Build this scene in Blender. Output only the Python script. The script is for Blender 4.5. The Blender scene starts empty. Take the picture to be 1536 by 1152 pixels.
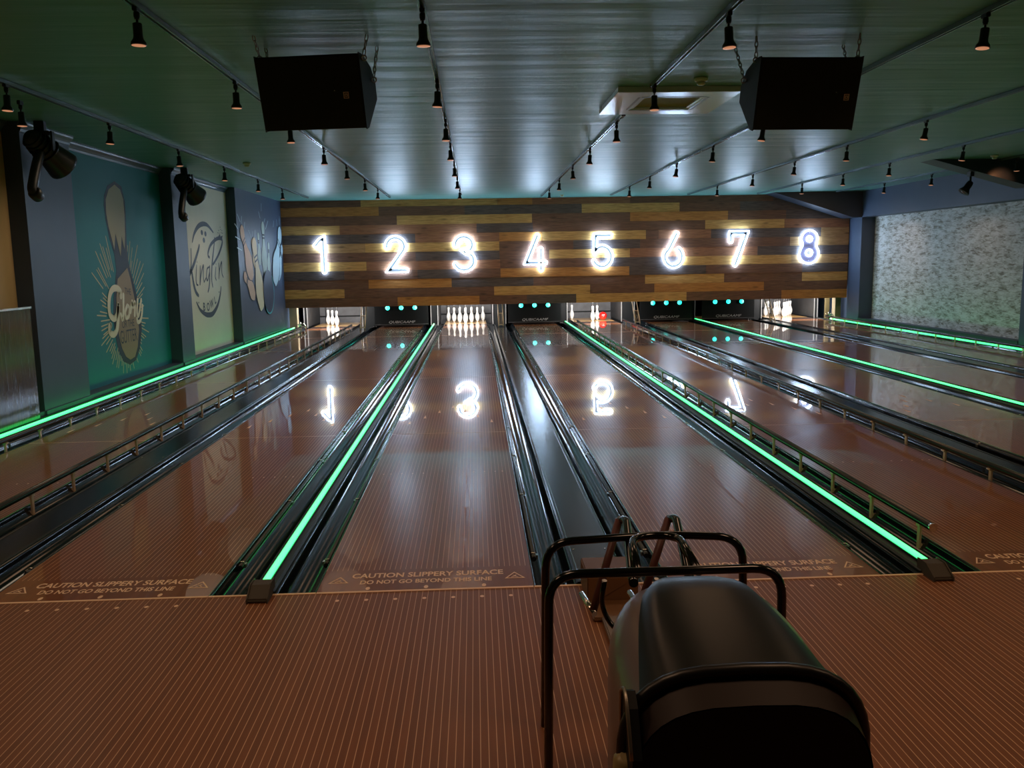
import bpy, bmesh, math, random
from mathutils import Vector, Matrix
random.seed(7)
sc = bpy.context.scene
COL = sc.collection
PI = math.pi
# ------------------------------------------------------------------ camera, world, exposure
cam_d = bpy.data.cameras.new('camera'); cam_o = bpy.data.objects.new('camera', cam_d); COL.objects.link(cam_o)
F_PX, YAW, PIT, ROLL = 1295.84, 0.040027, 0.1419, -0.016915
cam_d.sensor_width = 36.0; cam_d.lens = F_PX/1536*36.0; cam_d.clip_start = 0.05; cam_d.clip_end = 80
_f = Vector((math.sin(YAW)*math.cos(PIT), math.cos(YAW)*math.cos(PIT), -math.sin(PIT)))
_r = Vector((math.cos(YAW), -math.sin(YAW), 0)); _u = _r.cross(_f)
_r2 = math.cos(ROLL)*_r + math.sin(ROLL)*_u; _u2 = -math.sin(ROLL)*_r + math.cos(ROLL)*_u
_m = Matrix((_r2, _u2, -_f)).transposed().to_4x4(); _m.translation = Vector((0.8024, -4.0187, 1.5743))
cam_o.matrix_world = _m
sc.camera = cam_o
w = bpy.data.worlds.new('world'); sc.world = w; w.use_nodes = True
w.node_tree.nodes['Background'].inputs[0].default_value = (0.02, 0.03, 0.035, 1)
w.node_tree.nodes['Background'].inputs[1].default_value = 0.1
sc.view_settings.view_transform = 'Standard'; sc.view_settings.look = 'None'
sc.view_settings.gamma = 1.0; sc.view_settings.use_curve_mapping = False
sc.view_settings.exposure = 0.22
NEON_S, LED_S, PIT_W, WARM_W = 46.0, 4.2, 60.0, 13.0

# ------------------------------------------------------------------ dimensions (metres; foul line is y = 0, lane surface z = 0)
LW = 1.0541; GA = 0.5135; GB = 0.6712
LX = {3: 0.0}; LX[4] = LW+GB; LX[5] = LX[4]+LW+GA; LX[6] = LX[5]+LW+GB; LX[7] = LX[6]+LW+GA; LX[8] = LX[7]+LW+GB
LX[2] = -LW-GA; LX[1] = LX[2]-LW-GB
BZ = 0.02703                      # pinstripe spacing
XL, XR = -3.72, 9.84              # faces of the side walls
YW = 16.78                        # face of the plank wall
ZC = 3.035                        # ceiling
YB = -8.0                         # wall behind the camera
YD = 17.95                        # pin deck starts
YE = 19.35                        # pin deck ends
NW = {1: 'one', 2: 'two', 3: 'three', 4: 'four', 5: 'five', 6: 'six', 7: 'seven', 8: 'eight'}
ORD = ['nearest', 'second', 'third', 'fourth', 'fifth', 'sixth', 'seventh', 'eighth']

# ------------------------------------------------------------------ materials
MATS = {}
def nm(name):
    m = bpy.data.materials.new(name); m.use_nodes = True; MATS[name] = m
    return m, m.node_tree.nodes, m.node_tree.links, m.node_tree.nodes['Principled BSDF']
def mat(name, c, rough=0.5, metal=0.0, coat=0.0, coat_r=0.05, spec=0.5, var=0.0, vs=8.0, bump=0.0, bs=60.0):
    m, N, L, b = nm(name)
    b.inputs['Base Color'].default_value = (*c, 1); b.inputs['Roughness'].default_value = rough
    b.inputs['Metallic'].default_value = metal; b.inputs['Coat Weight'].default_value = coat
    b.inputs['Coat Roughness'].default_value = coat_r; b.inputs['Specular IOR Level'].default_value = spec
    tc = N.new('ShaderNodeTexCoord')
    if var > 0:
        n = N.new('ShaderNodeTexNoise'); n.inputs['Scale'].default_value = vs; n.inputs['Detail'].default_value = 4
        L.new(tc.outputs['Object'], n.inputs['Vector'])
        mx = N.new('ShaderNodeMix'); mx.data_type = 'RGBA'; L.new(n.outputs['Fac'], mx.inputs[0])
        mx.inputs[6].default_value = (*[v*(1-var) for v in c], 1); mx.inputs[7].default_value = (*[min(1, v*(1+var)) for v in c], 1)
        L.new(mx.outputs[2], b.inputs['Base Color'])
    if bump > 0:
        n = N.new('ShaderNodeTexNoise'); n.inputs['Scale'].default_value = bs; n.inputs['Detail'].default_value = 3
        L.new(tc.outputs['Object'], n.inputs['Vector'])
        bp = N.new('ShaderNodeBump'); bp.inputs['Strength'].default_value = bump; bp.inputs['Distance'].default_value = 0.003
        L.new(n.outputs['Fac'], bp.inputs['Height']); L.new(bp.outputs['Normal'], b.inputs['Normal'])
    return m
def emis(name, c, s, base=(0.8, 0.8, 0.8)):
    m, N, L, b = nm(name)
    b.inputs['Base Color'].default_value = (*base, 1); b.inputs['Emission Color'].default_value = (*c, 1)
    b.inputs['Emission Strength'].default_value = s; b.inputs['Roughness'].default_value = 0.4
    return m
def mapping(N, L, scale, rot=(0, 0, 0), src='Object'):
    tc = N.new('ShaderNodeTexCoord'); mp = N.new('ShaderNodeMapping'); mp.inputs['Scale'].default_value = scale
    mp.inputs['Rotation'].default_value = rot; L.new(tc.outputs[src], mp.inputs['Vector']); return mp
def mth(N, L, op, a, bval=None):
    n = N.new('ShaderNodeMath'); n.operation = op
    for i, v in enumerate((a, bval)):
        if v is None: continue
        if isinstance(v, (int, float)): n.inputs[i].default_value = v
        else: L.new(v, n.inputs[i])
    return n.outputs[0]
def pinstripe(name, base, line, y0, y1, rough, coat, coat_r, var=0.3, spec=0.15):
    """brown boards with thin pale lines running down the lane, object x = across, y = along"""
    m, N, L, b = nm(name)
    tc = N.new('ShaderNodeTexCoord'); sp = N.new('ShaderNodeSeparateXYZ'); L.new(tc.outputs['Object'], sp.inputs[0])
    fx = mth(N, L, 'DIVIDE', sp.outputs['X'], BZ); fr = mth(N, L, 'FRACT', fx); fl = mth(N, L, 'FLOOR', fx)
    st = mth(N, L, 'LESS_THAN', fr, 0.10)
    if y0 is not None:
        st = mth(N, L, 'MULTIPLY', st, mth(N, L, 'GREATER_THAN', sp.outputs['Y'], y0))
        st = mth(N, L, 'MULTIPLY', st, mth(N, L, 'LESS_THAN', sp.outputs['Y'], y1))
    wn = N.new('ShaderNodeTexWhiteNoise'); wn.noise_dimensions = '1D'; L.new(fl, wn.inputs['W'])
    mp = N.new('ShaderNodeMapping'); mp.inputs['Scale'].default_value = (9, 0.9, 1); L.new(tc.outputs['Object'], mp.inputs['Vector'])
    ns = N.new('ShaderNodeTexNoise'); ns.inputs['Scale'].default_value = 3; ns.inputs['Detail'].default_value = 6; L.new(mp.outputs[0], ns.inputs['Vector'])
    k = mth(N, L, 'ADD', mth(N, L, 'MULTIPLY', wn.outputs['Value'], 0.35), mth(N, L, 'MULTIPLY', ns.outputs['Fac'], 0.75))
    m1 = N.new('ShaderNodeMix'); m1.data_type = 'RGBA'; L.new(k, m1.inputs[0])
    m1.inputs[6].default_value = (*[v*(1-var) for v in base], 1); m1.inputs[7].default_value = (*[v*(1+var) for v in base], 1)
    m2 = N.new('ShaderNodeMix'); m2.data_type = 'RGBA'; L.new(st, m2.inputs[0]); L.new(m1.outputs[2], m2.inputs[6]); m2.inputs[7].default_value = (*line, 1)
    L.new(m2.outputs[2], b.inputs['Base Color'])
    b.inputs['Roughness'].default_value = rough; b.inputs['Coat Weight'].default_value = coat; b.inputs['Coat Roughness'].default_value = coat_r
    b.inputs['Specular IOR Level'].default_value = spec
    return m
def wood(name, c, c2, scale=(1.2, 1, 14), rough=0.55, knots=0.6):
    m, N, L, b = nm(name)
    mp = mapping(N, L, scale)
    n = N.new('ShaderNodeTexNoise'); n.inputs['Scale'].default_value = 3.5; n.inputs['Detail'].default_value = 8; n.inputs['Distortion'].default_value = 0.6; L.new(mp.outputs[0], n.inputs['Vector'])
    cr = N.new('ShaderNodeValToRGB'); cr.color_ramp.elements[0].position = 0.32; cr.color_ramp.elements[0].color = (*c2, 1)
    cr.color_ramp.elements[1].position = 0.62; cr.color_ramp.elements[1].color = (*c, 1); L.new(n.outputs['Fac'], cr.inputs[0])
    mp2 = mapping(N, L, (1.6, 1, 5.2)); v = N.new('ShaderNodeTexVoronoi'); v.inputs['Scale'].default_value = 1.0; L.new(mp2.outputs[0], v.inputs['Vector'])
    kt = N.new('ShaderNodeValToRGB'); kt.color_ramp.elements[0].position = 0.05; kt.color_ramp.elements[0].color = (1, 1, 1, 1)
    kt.color_ramp.elements[1].position = 0.17; kt.color_ramp.elements[1].color = (0, 0, 0, 1); L.new(v.outputs['Distance'], kt.inputs[0])
    kf = mth(N, L, 'MULTIPLY', kt.outputs[0], knots)
    mx = N.new('ShaderNodeMix'); mx.data_type = 'RGBA'; L.new(kf, mx.inputs[0]); L.new(cr.outputs[0], mx.inputs[6]); mx.inputs[7].default_value = (*[q*0.25 for q in c2], 1)
    L.new(mx.outputs[2], b.inputs['Base Color']); b.inputs['Roughness'].default_value = rough
    bp = N.new('ShaderNodeBump'); bp.inputs['Strength'].default_value = 0.25; bp.inputs['Distance'].default_value = 0.004
    L.new(n.outputs['Fac'], bp.inputs['Height']); L.new(bp.outputs['Normal'], b.inputs['Normal'])
    return m

M_LANE = pinstripe('lane_boards', (0.25, 0.078, 0.020), (0.95, 0.58, 0.34), 0.3, 17.2, 0.3, 0.9, 0.02, spec=0.2)
M_APPR = pinstripe('approach_boards', (0.22, 0.080, 0.030), (0.72, 0.45, 0.27), -50, 50, 0.5, 0.30, 0.3)
M_MARK = mat('pale_marking', (1.0, 0.70, 0.45), 0.45)
M_DECK = mat('pin_deck_maple', (0.62, 0.36, 0.12), 0.3, coat=0.6, var=0.2, vs=20)
M_TAIL = mat('lane_tail_panel', (0.09, 0.05, 0.04), 0.3, coat=1.0, coat_r=0.03, var=0.2)
M_GUT = mat('gutter_black', (0.005, 0.008, 0.011), 0.11, spec=0.4, var=0.25, vs=3)
M_CAP = mat('capping_black', (0.008, 0.012, 0.016), 0.2, spec=0.35, var=0.3, vs=2.5, bump=0.05, bs=9)
M_DIV = mat('divider_black', (0.008, 0.013, 0.013), 0.4, spec=0.25)
M_RAILB = mat('bumper_tube_black', (0.010, 0.013, 0.016), 0.2, spec=0.45)
M_CHROME = mat('chrome', (0.75, 0.72, 0.66), 0.18, metal=1.0)
M_BRASS = mat('bracket_metal', (0.80, 0.60, 0.40), 0.35, metal=0.3)
M_ENDCAP = mat('end_cap_plastic', (0.06, 0.05, 0.035), 0.6)
M_LED = emis('green_led', (0.014, 0.60, 0.115), LED_S)
M_NEON = emis('neon_white', (0.50, 0.72, 1.0), NEON_S)
M_NEONB = mat('neon_backing', (0.035, 0.037, 0.040), 0.6)
M_NEON8 = mat('neon_backing_haze', (0.075, 0.06, 0.10), 0.6)  # violet haze inside the lit figure eight put into the plate colour
M_NAVY = mat('navy_wall_paint', (0.050, 0.075, 0.125), 0.5, var=0.12, vs=3, bump=0.08)
M_DARKW = mat('dark_navy_paint', (0.012, 0.015, 0.022), 0.6, var=0.2)
M_HAUN = mat('beam_paint_dark', (0.020, 0.028, 0.045), 0.45, var=0.15)
M_BACK = mat('rear_wall_paint', (0.03, 0.035, 0.04), 0.7, var=0.2)
M_CROWN = mat('crown_moulding_paint', (0.085, 0.14, 0.19), 0.35)
M_TEAL = mat('teal_mural_paint', (0.004, 0.21, 0.26), 0.6, var=0.08, vs=3, bump=0.05)
M_CREAMW = mat('cream_mural_paint', (0.80, 0.74, 0.56), 0.6, var=0.06, vs=3, bump=0.05)
M_ORAW = mat('tan_mural_paint', (0.60, 0.40, 0.20), 0.6, var=0.06)
M_CREAM = mat('mural_cream', (0.66, 0.58, 0.36), 0.6)
M_KHAKI = mat('mural_khaki', (0.42, 0.37, 0.21), 0.6)
M_BUFF = mat('mural_buff', (0.36, 0.26, 0.14), 0.6)
M_GLORY = mat('mural_lettering_cream', (0.92, 0.86, 0.66), 0.55)
M_PEACH = mat('mural_peach', (0.56, 0.39, 0.25), 0.6)
M_INK = mat('mural_ink', (0.014, 0.022, 0.035), 0.6)
M_SLATE = mat('mural_slate', (0.035, 0.042, 0.052), 0.6)
M_PALE = mat('mural_pale_blue', (0.38, 0.52, 0.58), 0.6)
M_PTEAL = mat('mural_pale_teal', (0.36, 0.45, 0.40), 0.6)
M_MBALL = mat('mural_ball_navy', (0.03, 0.045, 0.08), 0.55)
M_TEALL = mat('mural_teal_line', (0.05, 0.42, 0.45), 0.5)
M_PIN = mat('pin_white', (0.86, 0.86, 0.84), 0.25, coat=0.6)
M_CORD = mat('pin_cord', (0.5, 0.5, 0.5), 0.8)
M_PITD = mat('pit_black', (0.006, 0.007, 0.008), 0.55, spec=0.2)
M_PITG = mat('pit_grey_board', (0.11, 0.11, 0.12), 0.55, var=0.5, vs=5)
M_LINE = mat('pit_lining_dark', (0.045, 0.045, 0.048), 0.5, var=0.4)
M_KICK = mat('kickback_grey', (0.20, 0.20, 0.20), 0.4, var=0.2)
M_TAN = mat('tan_masonry_paint', (0.24, 0.20, 0.13), 0.7, var=0.15)
M_OLIVE = mat('olive_wood_panel', (0.09, 0.07, 0.03), 0.6, var=0.3)
M_GREYTX = mat('grey_lettering', (0.35, 0.35, 0.36), 0.5)
M_CYAN = emis('cyan_lamp', (0.0, 0.80, 0.62), 5.0)
M_CYANB = emis('cyan_blue_lamp', (0.0, 0.42, 0.85), 5.0)
M_RED = mat('red_ball', (0.65, 0.015, 0.012), 0.12, coat=1.0)
M_WHITE = mat('white_glint_and_dot', (0.8, 0.8, 0.8), 0.4)
M_BLK = mat('lamp_black', (0.012, 0.010, 0.010), 0.4)
M_TRACK = mat('track_paint', (0.16, 0.22, 0.24), 0.25, metal=0.4)
M_LENS = emis('lamp_lens_warm', (1.0, 0.42, 0.22), 0.42, (0.3, 0.2, 0.15))
M_SPK = mat('speaker_cabinet_black', (0.012, 0.013, 0.018), 0.55, bump=0.3, bs=300)
M_GRIL = mat('speaker_grille_black', (0.006, 0.006, 0.006), 0.7, bump=0.4, bs=500)
M_BADGE = mat('badge_pink_metal', (0.75, 0.5, 0.45), 0.4)
M_CHAIN = mat('chain_steel', (0.35, 0.31, 0.26), 0.4, metal=1.0)
M_AC = mat('cassette_white', (0.62, 0.74, 0.80), 0.25, coat=1.0, coat_r=0.22)
M_ACG = mat('cassette_grille', (0.30, 0.27, 0.09), 0.8, spec=0.1, bump=0.6, bs=120)
M_DET = mat('detector_white', (0.55, 0.62, 0.45), 0.4)
M_HOOD = mat('ball_return_shell', (0.13, 0.09, 0.08), 0.5, coat=0.7, coat_r=0.22)
M_HOODT = mat('ball_return_cover', (0.007, 0.006, 0.006), 0.36, spec=0.35, coat=0.1, coat_r=0.25)
M_LIP = mat('mouth_lip_dark', (0.016, 0.009, 0.007), 0.5, spec=0.2)
M_TUBE = mat('rack_tube_black', (0.003, 0.003, 0.003), 0.14, spec=0.4, coat=0.3, coat_r=0.05)
M_TUBEB = mat('ramp_leg_brown', (0.10, 0.035, 0.03), 0.45)
M_BLOCK = mat('base_block_brown', (0.16, 0.075, 0.03), 0.5, var=0.2)
M_IVORY = mat('ivory_tube', (0.30, 0.23, 0.10), 0.35)
M_PANEL = wood('glossy_panel_wood', (0.14, 0.085, 0.04), (0.05, 0.03, 0.018), (1, 22, 0.8), 0.12, 0.0)
M_SCANL = mat('stage_light_glass', (0.10, 0.16, 0.12), 0.1, coat=1.0)
M_GLASS = mat('window_dark', (0.02, 0.02, 0.02), 0.1)
WD = {'Y': wood('plank_yellow', (0.66, 0.40, 0.14), (0.42, 0.23, 0.07)),
      'T': wood('plank_tan', (0.52, 0.32, 0.15), (0.32, 0.18, 0.075)),
      'O': wood('plank_orange', (0.56, 0.26, 0.075), (0.36, 0.15, 0.04)),
      'R': wood('plank_red_brown', (0.36, 0.17, 0.09), (0.22, 0.095, 0.055)),
      'D': wood('plank_dark_brown', (0.21, 0.105, 0.068), (0.115, 0.06, 0.042)),
      'K': wood('plank_charcoal', (0.13, 0.10, 0.095), (0.065, 0.052, 0.052))}
def ceiling_mat():
    m, N, L, b = nm('ceiling_paint')
    b.inputs['Base Color'].default_value = (0.12, 0.32, 0.28, 1); b.inputs['Roughness'].default_value = 0.33
    mp = mapping(N, L, (0.22, 2.2, 1)); n = N.new('ShaderNodeTexNoise'); n.inputs['Scale'].default_value = 1.6; n.inputs['Detail'].default_value = 3; n.inputs['Roughness'].default_value = 0.5
    L.new(mp.outputs[0], n.inputs['Vector'])
    mp2 = mapping(N, L, (1.5, 1.5, 1)); n2 = N.new('ShaderNodeTexNoise'); n2.inputs['Scale'].default_value = 1.3; n2.inputs['Detail'].default_value = 3; L.new(mp2.outputs[0], n2.inputs['Vector'])
    r = mth(N, L, 'ADD', mth(N, L, 'MULTIPLY', n2.outputs['Fac'], 0.12), 0.33); L.new(r, b.inputs['Roughness'])
    bp = N.new('ShaderNodeBump'); bp.inputs['Strength'].default_value = 0.7; bp.inputs['Distance'].default_value = 0.028
    L.new(n.outputs['Fac'], bp.inputs['Height']); L.new(bp.outputs['Normal'], b.inputs['Normal'])
    return m
M_CEIL = ceiling_mat()
def wallpaper_mat():
    m, N, L, b = nm('foliage_wallpaper')
    mp = mapping(N, L, (1, 3.0, 7.5)); v = N.new('ShaderNodeTexVoronoi'); v.inputs['Scale'].default_value = 1.4; L.new(mp.outputs[0], v.inputs['Vector'])
    mp2 = mapping(N, L, (1, 2.0, 9.5)); n = N.new('ShaderNodeTexNoise'); n.inputs['Scale'].default_value = 3.2; n.inputs['Detail'].default_value = 6; n.inputs['Distortion'].default_value = 1.2; L.new(mp2.outputs[0], n.inputs['Vector'])
    s = mth(N, L, 'ADD', mth(N, L, 'MULTIPLY', v.outputs['Distance'], 0.30), mth(N, L, 'MULTIPLY', n.outputs['Fac'], 1.0))
    cr = N.new('ShaderNodeValToRGB'); e = cr.color_ramp.elements; e[0].position = 0.47; e[0].color = (0.22, 0.20, 0.14, 1)
    e[1].position = 0.78; e[1].color = (0.78, 0.79, 0.76, 1); q = e.new(0.60); q.color = (0.52, 0.52, 0.46, 1)
    L.new(s, cr.inputs[0]); L.new(cr.outputs[0], b.inputs['Base Color']); b.inputs['Roughness'].default_value = 0.6
    return m
M_PAPER = wallpaper_mat()

# ------------------------------------------------------------------ geometry helpers
class MB:
    def __init__(s): s.v = []; s.f = []; s.mi = []; s.sm = []
    def add(s, vs, fs, mi=0, smooth=False):
        o = len(s.v); s.v += [tuple(v) for v in vs]; s.f += [tuple(o+i for i in f) for f in fs]
        s.mi += [mi]*len(fs); s.sm += [smooth]*len(fs); return s
    def box(s, x0, x1, y0, y1, z0, z1, mi=0):
        v = [(x, y, z) for z in (z0, z1) for y in (y0, y1) for x in (x0, x1)]
        return s.add(v, [(0, 2, 3, 1), (4, 5, 7, 6), (0, 1, 5, 4), (2, 6, 7, 3), (0, 4, 6, 2), (1, 3, 7, 5)], mi)
    def tube(s, pts, r, n=10, closed=False, mi=0, smooth=True, flat=1.0):
        P = [Vector(p) for p in pts]; k = len(P); R = r if isinstance(r, (list, tuple)) else [r]*k
        T = []
        for i in range(k):
            a = P[(i-1) % k] if (closed or i > 0) else P[i]; c = P[(i+1) % k] if (closed or i < k-1) else P[i]
            t = (c-a); T.append(t.normalized() if t.length > 1e-9 else Vector((0, 0, 1)))
        up = Vector((0, 0, 1)) if abs(T[0].z) < 0.9 else Vector((0, 1, 0))
        nrm = (up - T[0]*up.dot(T[0])).normalized(); vs = []
        for i in range(k):
            nrm = (nrm - T[i]*nrm.dot(T[i])).normalized(); b = T[i].cross(nrm)
            for j in range(n):
                a = 2*PI*j/n; vs.append(P[i] + R[i]*(math.cos(a)*nrm*flat + math.sin(a)*b))
        fs = []
        for i in range(k if closed else k-1):
            for j in range(n):
                a = i*n+j; b2 = i*n+(j+1) % n; c = ((i+1) % k)*n; fs.append((a, b2, c+(j+1) % n, c+j))
        o = len(s.v); s.add(vs, fs, mi, smooth)
        if not closed:
            s.add([], [], mi); s.f += [tuple(o+j for j in reversed(range(n))), tuple(o+(k-1)*n+j for j in range(n))]; s.mi += [mi]*2; s.sm += [False]*2
        return s
    def lathe(s, prof, n=20, c=(0, 0, 0), ax='z', mi=0, smooth=True, mtx=None):
        vs = []; c = Vector(c)
        for r, h in prof:
            for j in range(n):
                a = 2*PI*j/n; x, y = r*math.cos(a), r*math.sin(a)
                p = Vector((x, y, h)) if ax == 'z' else (Vector((x, h, y)) if ax == 'y' else Vector((h, x, y)))
                if mtx: p = mtx @ p
                vs.append(c+p)
        fs = []
        for i in range(len(prof)-1):
            for j in range(n):
                fs.append((i*n+j, i*n+(j+1) % n, (i+1)*n+(j+1) % n, (i+1)*n+j))
        o = len(s.v); s.add(vs, fs, mi, smooth)
        for i in (0, len(prof)-1):
            if prof[i][0] > 1e-5: s.f.append(tuple(o+i*n+j for j in range(n))); s.mi.append(mi); s.sm.append(False)
        return s
    def sweep_y(s, prof, y0, y1, mi=0, smooth=False, ny=1):
        n = len(prof); vs = [(x, y0+(y1-y0)*i/ny, z) for i in range(ny+1) for x, z in prof]
        return s.add(vs, [(i*n+j, i*n+j+1, (i+1)*n+j+1, (i+1)*n+j) for i in range(ny) for j in range(n-1)], mi, smooth)
    def prism(s, poly, fn, d0, d1, mi=0):
        """poly in 2-D; fn(a, b, d) -> 3-D"""
        n = len(poly); vs = [fn(a, b, d) for d in (d0, d1) for a, b in poly]
        return s.add(vs, [tuple(range(n)), tuple(range(2*n-1, n-1, -1))] + [(j, (j+1) % n, n+(j+1) % n, n+j) for j in range(n)], mi)
    def mesh(s, name, mats, off=(0, 0, 0), bevel=0.0):
        me = bpy.data.meshes.new(name); off = Vector(off)
        me.from_pydata([tuple(Vector(v)-off) for v in s.v], [], s.f)
        for m in (mats if isinstance(mats, (list, tuple)) else [mats]): me.materials.append(m)
        for p, mi, sm in zip(me.polygons, s.mi, s.sm): p.material_index = mi; p.use_smooth = sm
        bm = bmesh.new(); bm.from_mesh(me)
        bmesh.ops.remove_doubles(bm, verts=bm.verts, dist=1e-5)
        if bevel > 0:
            ed = [e for e in bm.edges if len(e.link_faces) == 2 and e.calc_face_angle(0) > 0.6]
            bmesh.ops.bevel(bm, geom=ed, offset=bevel, segments=2, affect='EDGES', clamp_overlap=True)
        bmesh.ops.recalc_face_normals(bm, faces=bm.faces)
        bm.to_mesh(me); bm.free(); me.update(); return me
    def build(s, name, mats, parent=None, bevel=0.0, local=False, label=None, loc=None):
        """vertices are world coordinates unless local=True"""
        if parent is not None:
            root = parent
            off = (0, 0, 0)
            if not local:
                off = Vector((0, 0, 0)); q = parent
                while q: off += q.location; q = q.parent
                if loc: off = off + Vector(loc)
            o = bpy.data.objects.new(name, s.mesh(name, mats, off, bevel)); o.parent = parent
            if loc: o.location = loc
        else:
            l = Vector(loc) if loc else Vector((0, 0, 0))
            o = bpy.data.objects.new(name, s.mesh(name, mats, (0, 0, 0) if local else l, bevel)); o.location = l
        COL.objects.link(o)
        if label: o['label'] = label
        return o
def tag(o, label, cat, group=None, kind=None):
    if label: o['label'] = label
    if cat: o['category'] = cat
    if group: o['group'] = group
    if kind: o['kind'] = kind
    return o
def thing(name, label, cat, loc=(0, 0, 0), rot=(0, 0, 0), group=None):
    o = bpy.data.objects.new(name, None); o.empty_display_size = 0.1; COL.objects.link(o)
    o.location = loc; o.rotation_euler = rot; return tag(o, label, cat, group)
def struct(name, mb, mats, bevel=0.0): return tag(mb.build(name, mats, bevel=bevel), None, None, None, 'structure')
def dup(root, loc, label, rot=None, group=None):
    def cp(o, par):
        c = o.copy(); COL.objects.link(c); c.parent = par
        for ch in list(o.children): cp(ch, c)
        return c
    r = cp(root, None); r.location = loc; r['label'] = label
    if rot: r.rotation_euler = rot
    if group: r['group'] = group
    return r
def text_mb(s, size, fn, mb=None, bold=0.0, spacing=1.0, sx=1.0, shear=0.0, fit=None):
    """flat lettering; fn(a, b) maps centred text plane coordinates to 3-D"""
    cu = bpy.data.curves.new('txt', 'FONT'); cu.body = s; cu.size = size; cu.align_x = 'CENTER'; cu.align_y = 'CENTER'
    cu.space_character = spacing; cu.offset = bold; cu.shear = shear; cu.resolution_u = 4
    ob = bpy.data.objects.new('txt', cu); COL.objects.link(ob); dg = bpy.context.evaluated_depsgraph_get()
    me = bpy.data.meshes.new_from_object(ob.evaluated_get(dg)); mb = mb or MB()
    if fit: sx = fit/(max(v.co.x for v in me.vertices)-min(v.co.x for v in me.vertices))
    mb.add([fn(v.co.x*sx, v.co.y) for v in me.vertices], [tuple(p.vertices) for p in me.polygons])
    bpy.data.objects.remove(ob); bpy.data.curves.remove(cu); bpy.data.meshes.remove(me); return mb
def ribbon(mb, pts, w, fn, taper=None, mi=0):
    """a flat brush stroke: quads along the line and a disc at each joint; fn(a, b, level) -> 3-D"""
    n = len(pts)
    for i in range(n):
        t = taper[i] if taper else 1.0; a, b = pts[i]; c = []
        for j in range(12): c.append(fn(a+w*t*math.cos(2*PI*j/12), b+w*t*math.sin(2*PI*j/12), i % 2))
        mb.add(c, [tuple(range(12))], mi)
        if i < n-1:
            t2 = taper[i+1] if taper else 1.0; a2, b2 = pts[i+1]; dx, dy = a2-a, b2-b; l = math.hypot(dx, dy) or 1
            nx, ny = -dy/l, dx/l
            mb.add([fn(a+nx*w*t, b+ny*w*t, 2), fn(a-nx*w*t, b-ny*w*t, 2), fn(a2-nx*w*t2, b2-ny*w*t2, 2), fn(a2+nx*w*t2, b2+ny*w*t2, 2)], [(0, 1, 2, 3)], mi)
    return mb
def smooth_line(pts, sub=6):
    """Catmull-Rom"""
    P = [pts[0]] + list(pts) + [pts[-1]]; out = []
    for i in range(1, len(P)-2):
        p0, p1, p2, p3 = P[i-1], P[i], P[i+1], P[i+2]
        for k in range(sub):
            t = k/sub
            out.append(tuple(0.5*((2*p1[j]) + (-p0[j]+p2[j])*t + (2*p0[j]-5*p1[j]+4*p2[j]-p3[j])*t*t + (-p0[j]+3*p1[j]-3*p2[j]+p3[j])*t**3) for j in range(len(p1))))
    out.append(tuple(pts[-1])); return out
def fillet(pts, r, n=6):
    """round the corners of a 3-D polyline"""
    P = [Vector(p) for p in pts]; out = [P[0]]
    for i in range(1, len(P)-1):
        a = (P[i-1]-P[i]); c = (P[i+1]-P[i]); d = min(r, a.length*0.49, c.length*0.49)
        p0 = P[i]+a.normalized()*d; p2 = P[i]+c.normalized()*d
        for k in range(n+1):
            t = k/n; out.append(p0*(1-t)**2 + P[i]*2*t*(1-t) + p2*t*t)
    out.append(P[-1]); return out
def light(name, kind, loc, energy, color, size=0.1, rot=(0, 0, 0), spot=None, parent=None, blend=0.5, size_y=None):
    d = bpy.data.lights.new(name, kind); d.energy = energy; d.color = color
    if kind == 'AREA':
        d.size = size
        if size_y: d.shape = 'RECTANGLE'; d.size_y = size_y
    else: d.shadow_soft_size = size
    if spot: d.spot_size = spot; d.spot_blend = blend
    o = bpy.data.objects.new(name, d); COL.objects.link(o); o.location = loc; o.rotation_euler = rot
    if parent: o.parent = parent
    return o
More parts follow.
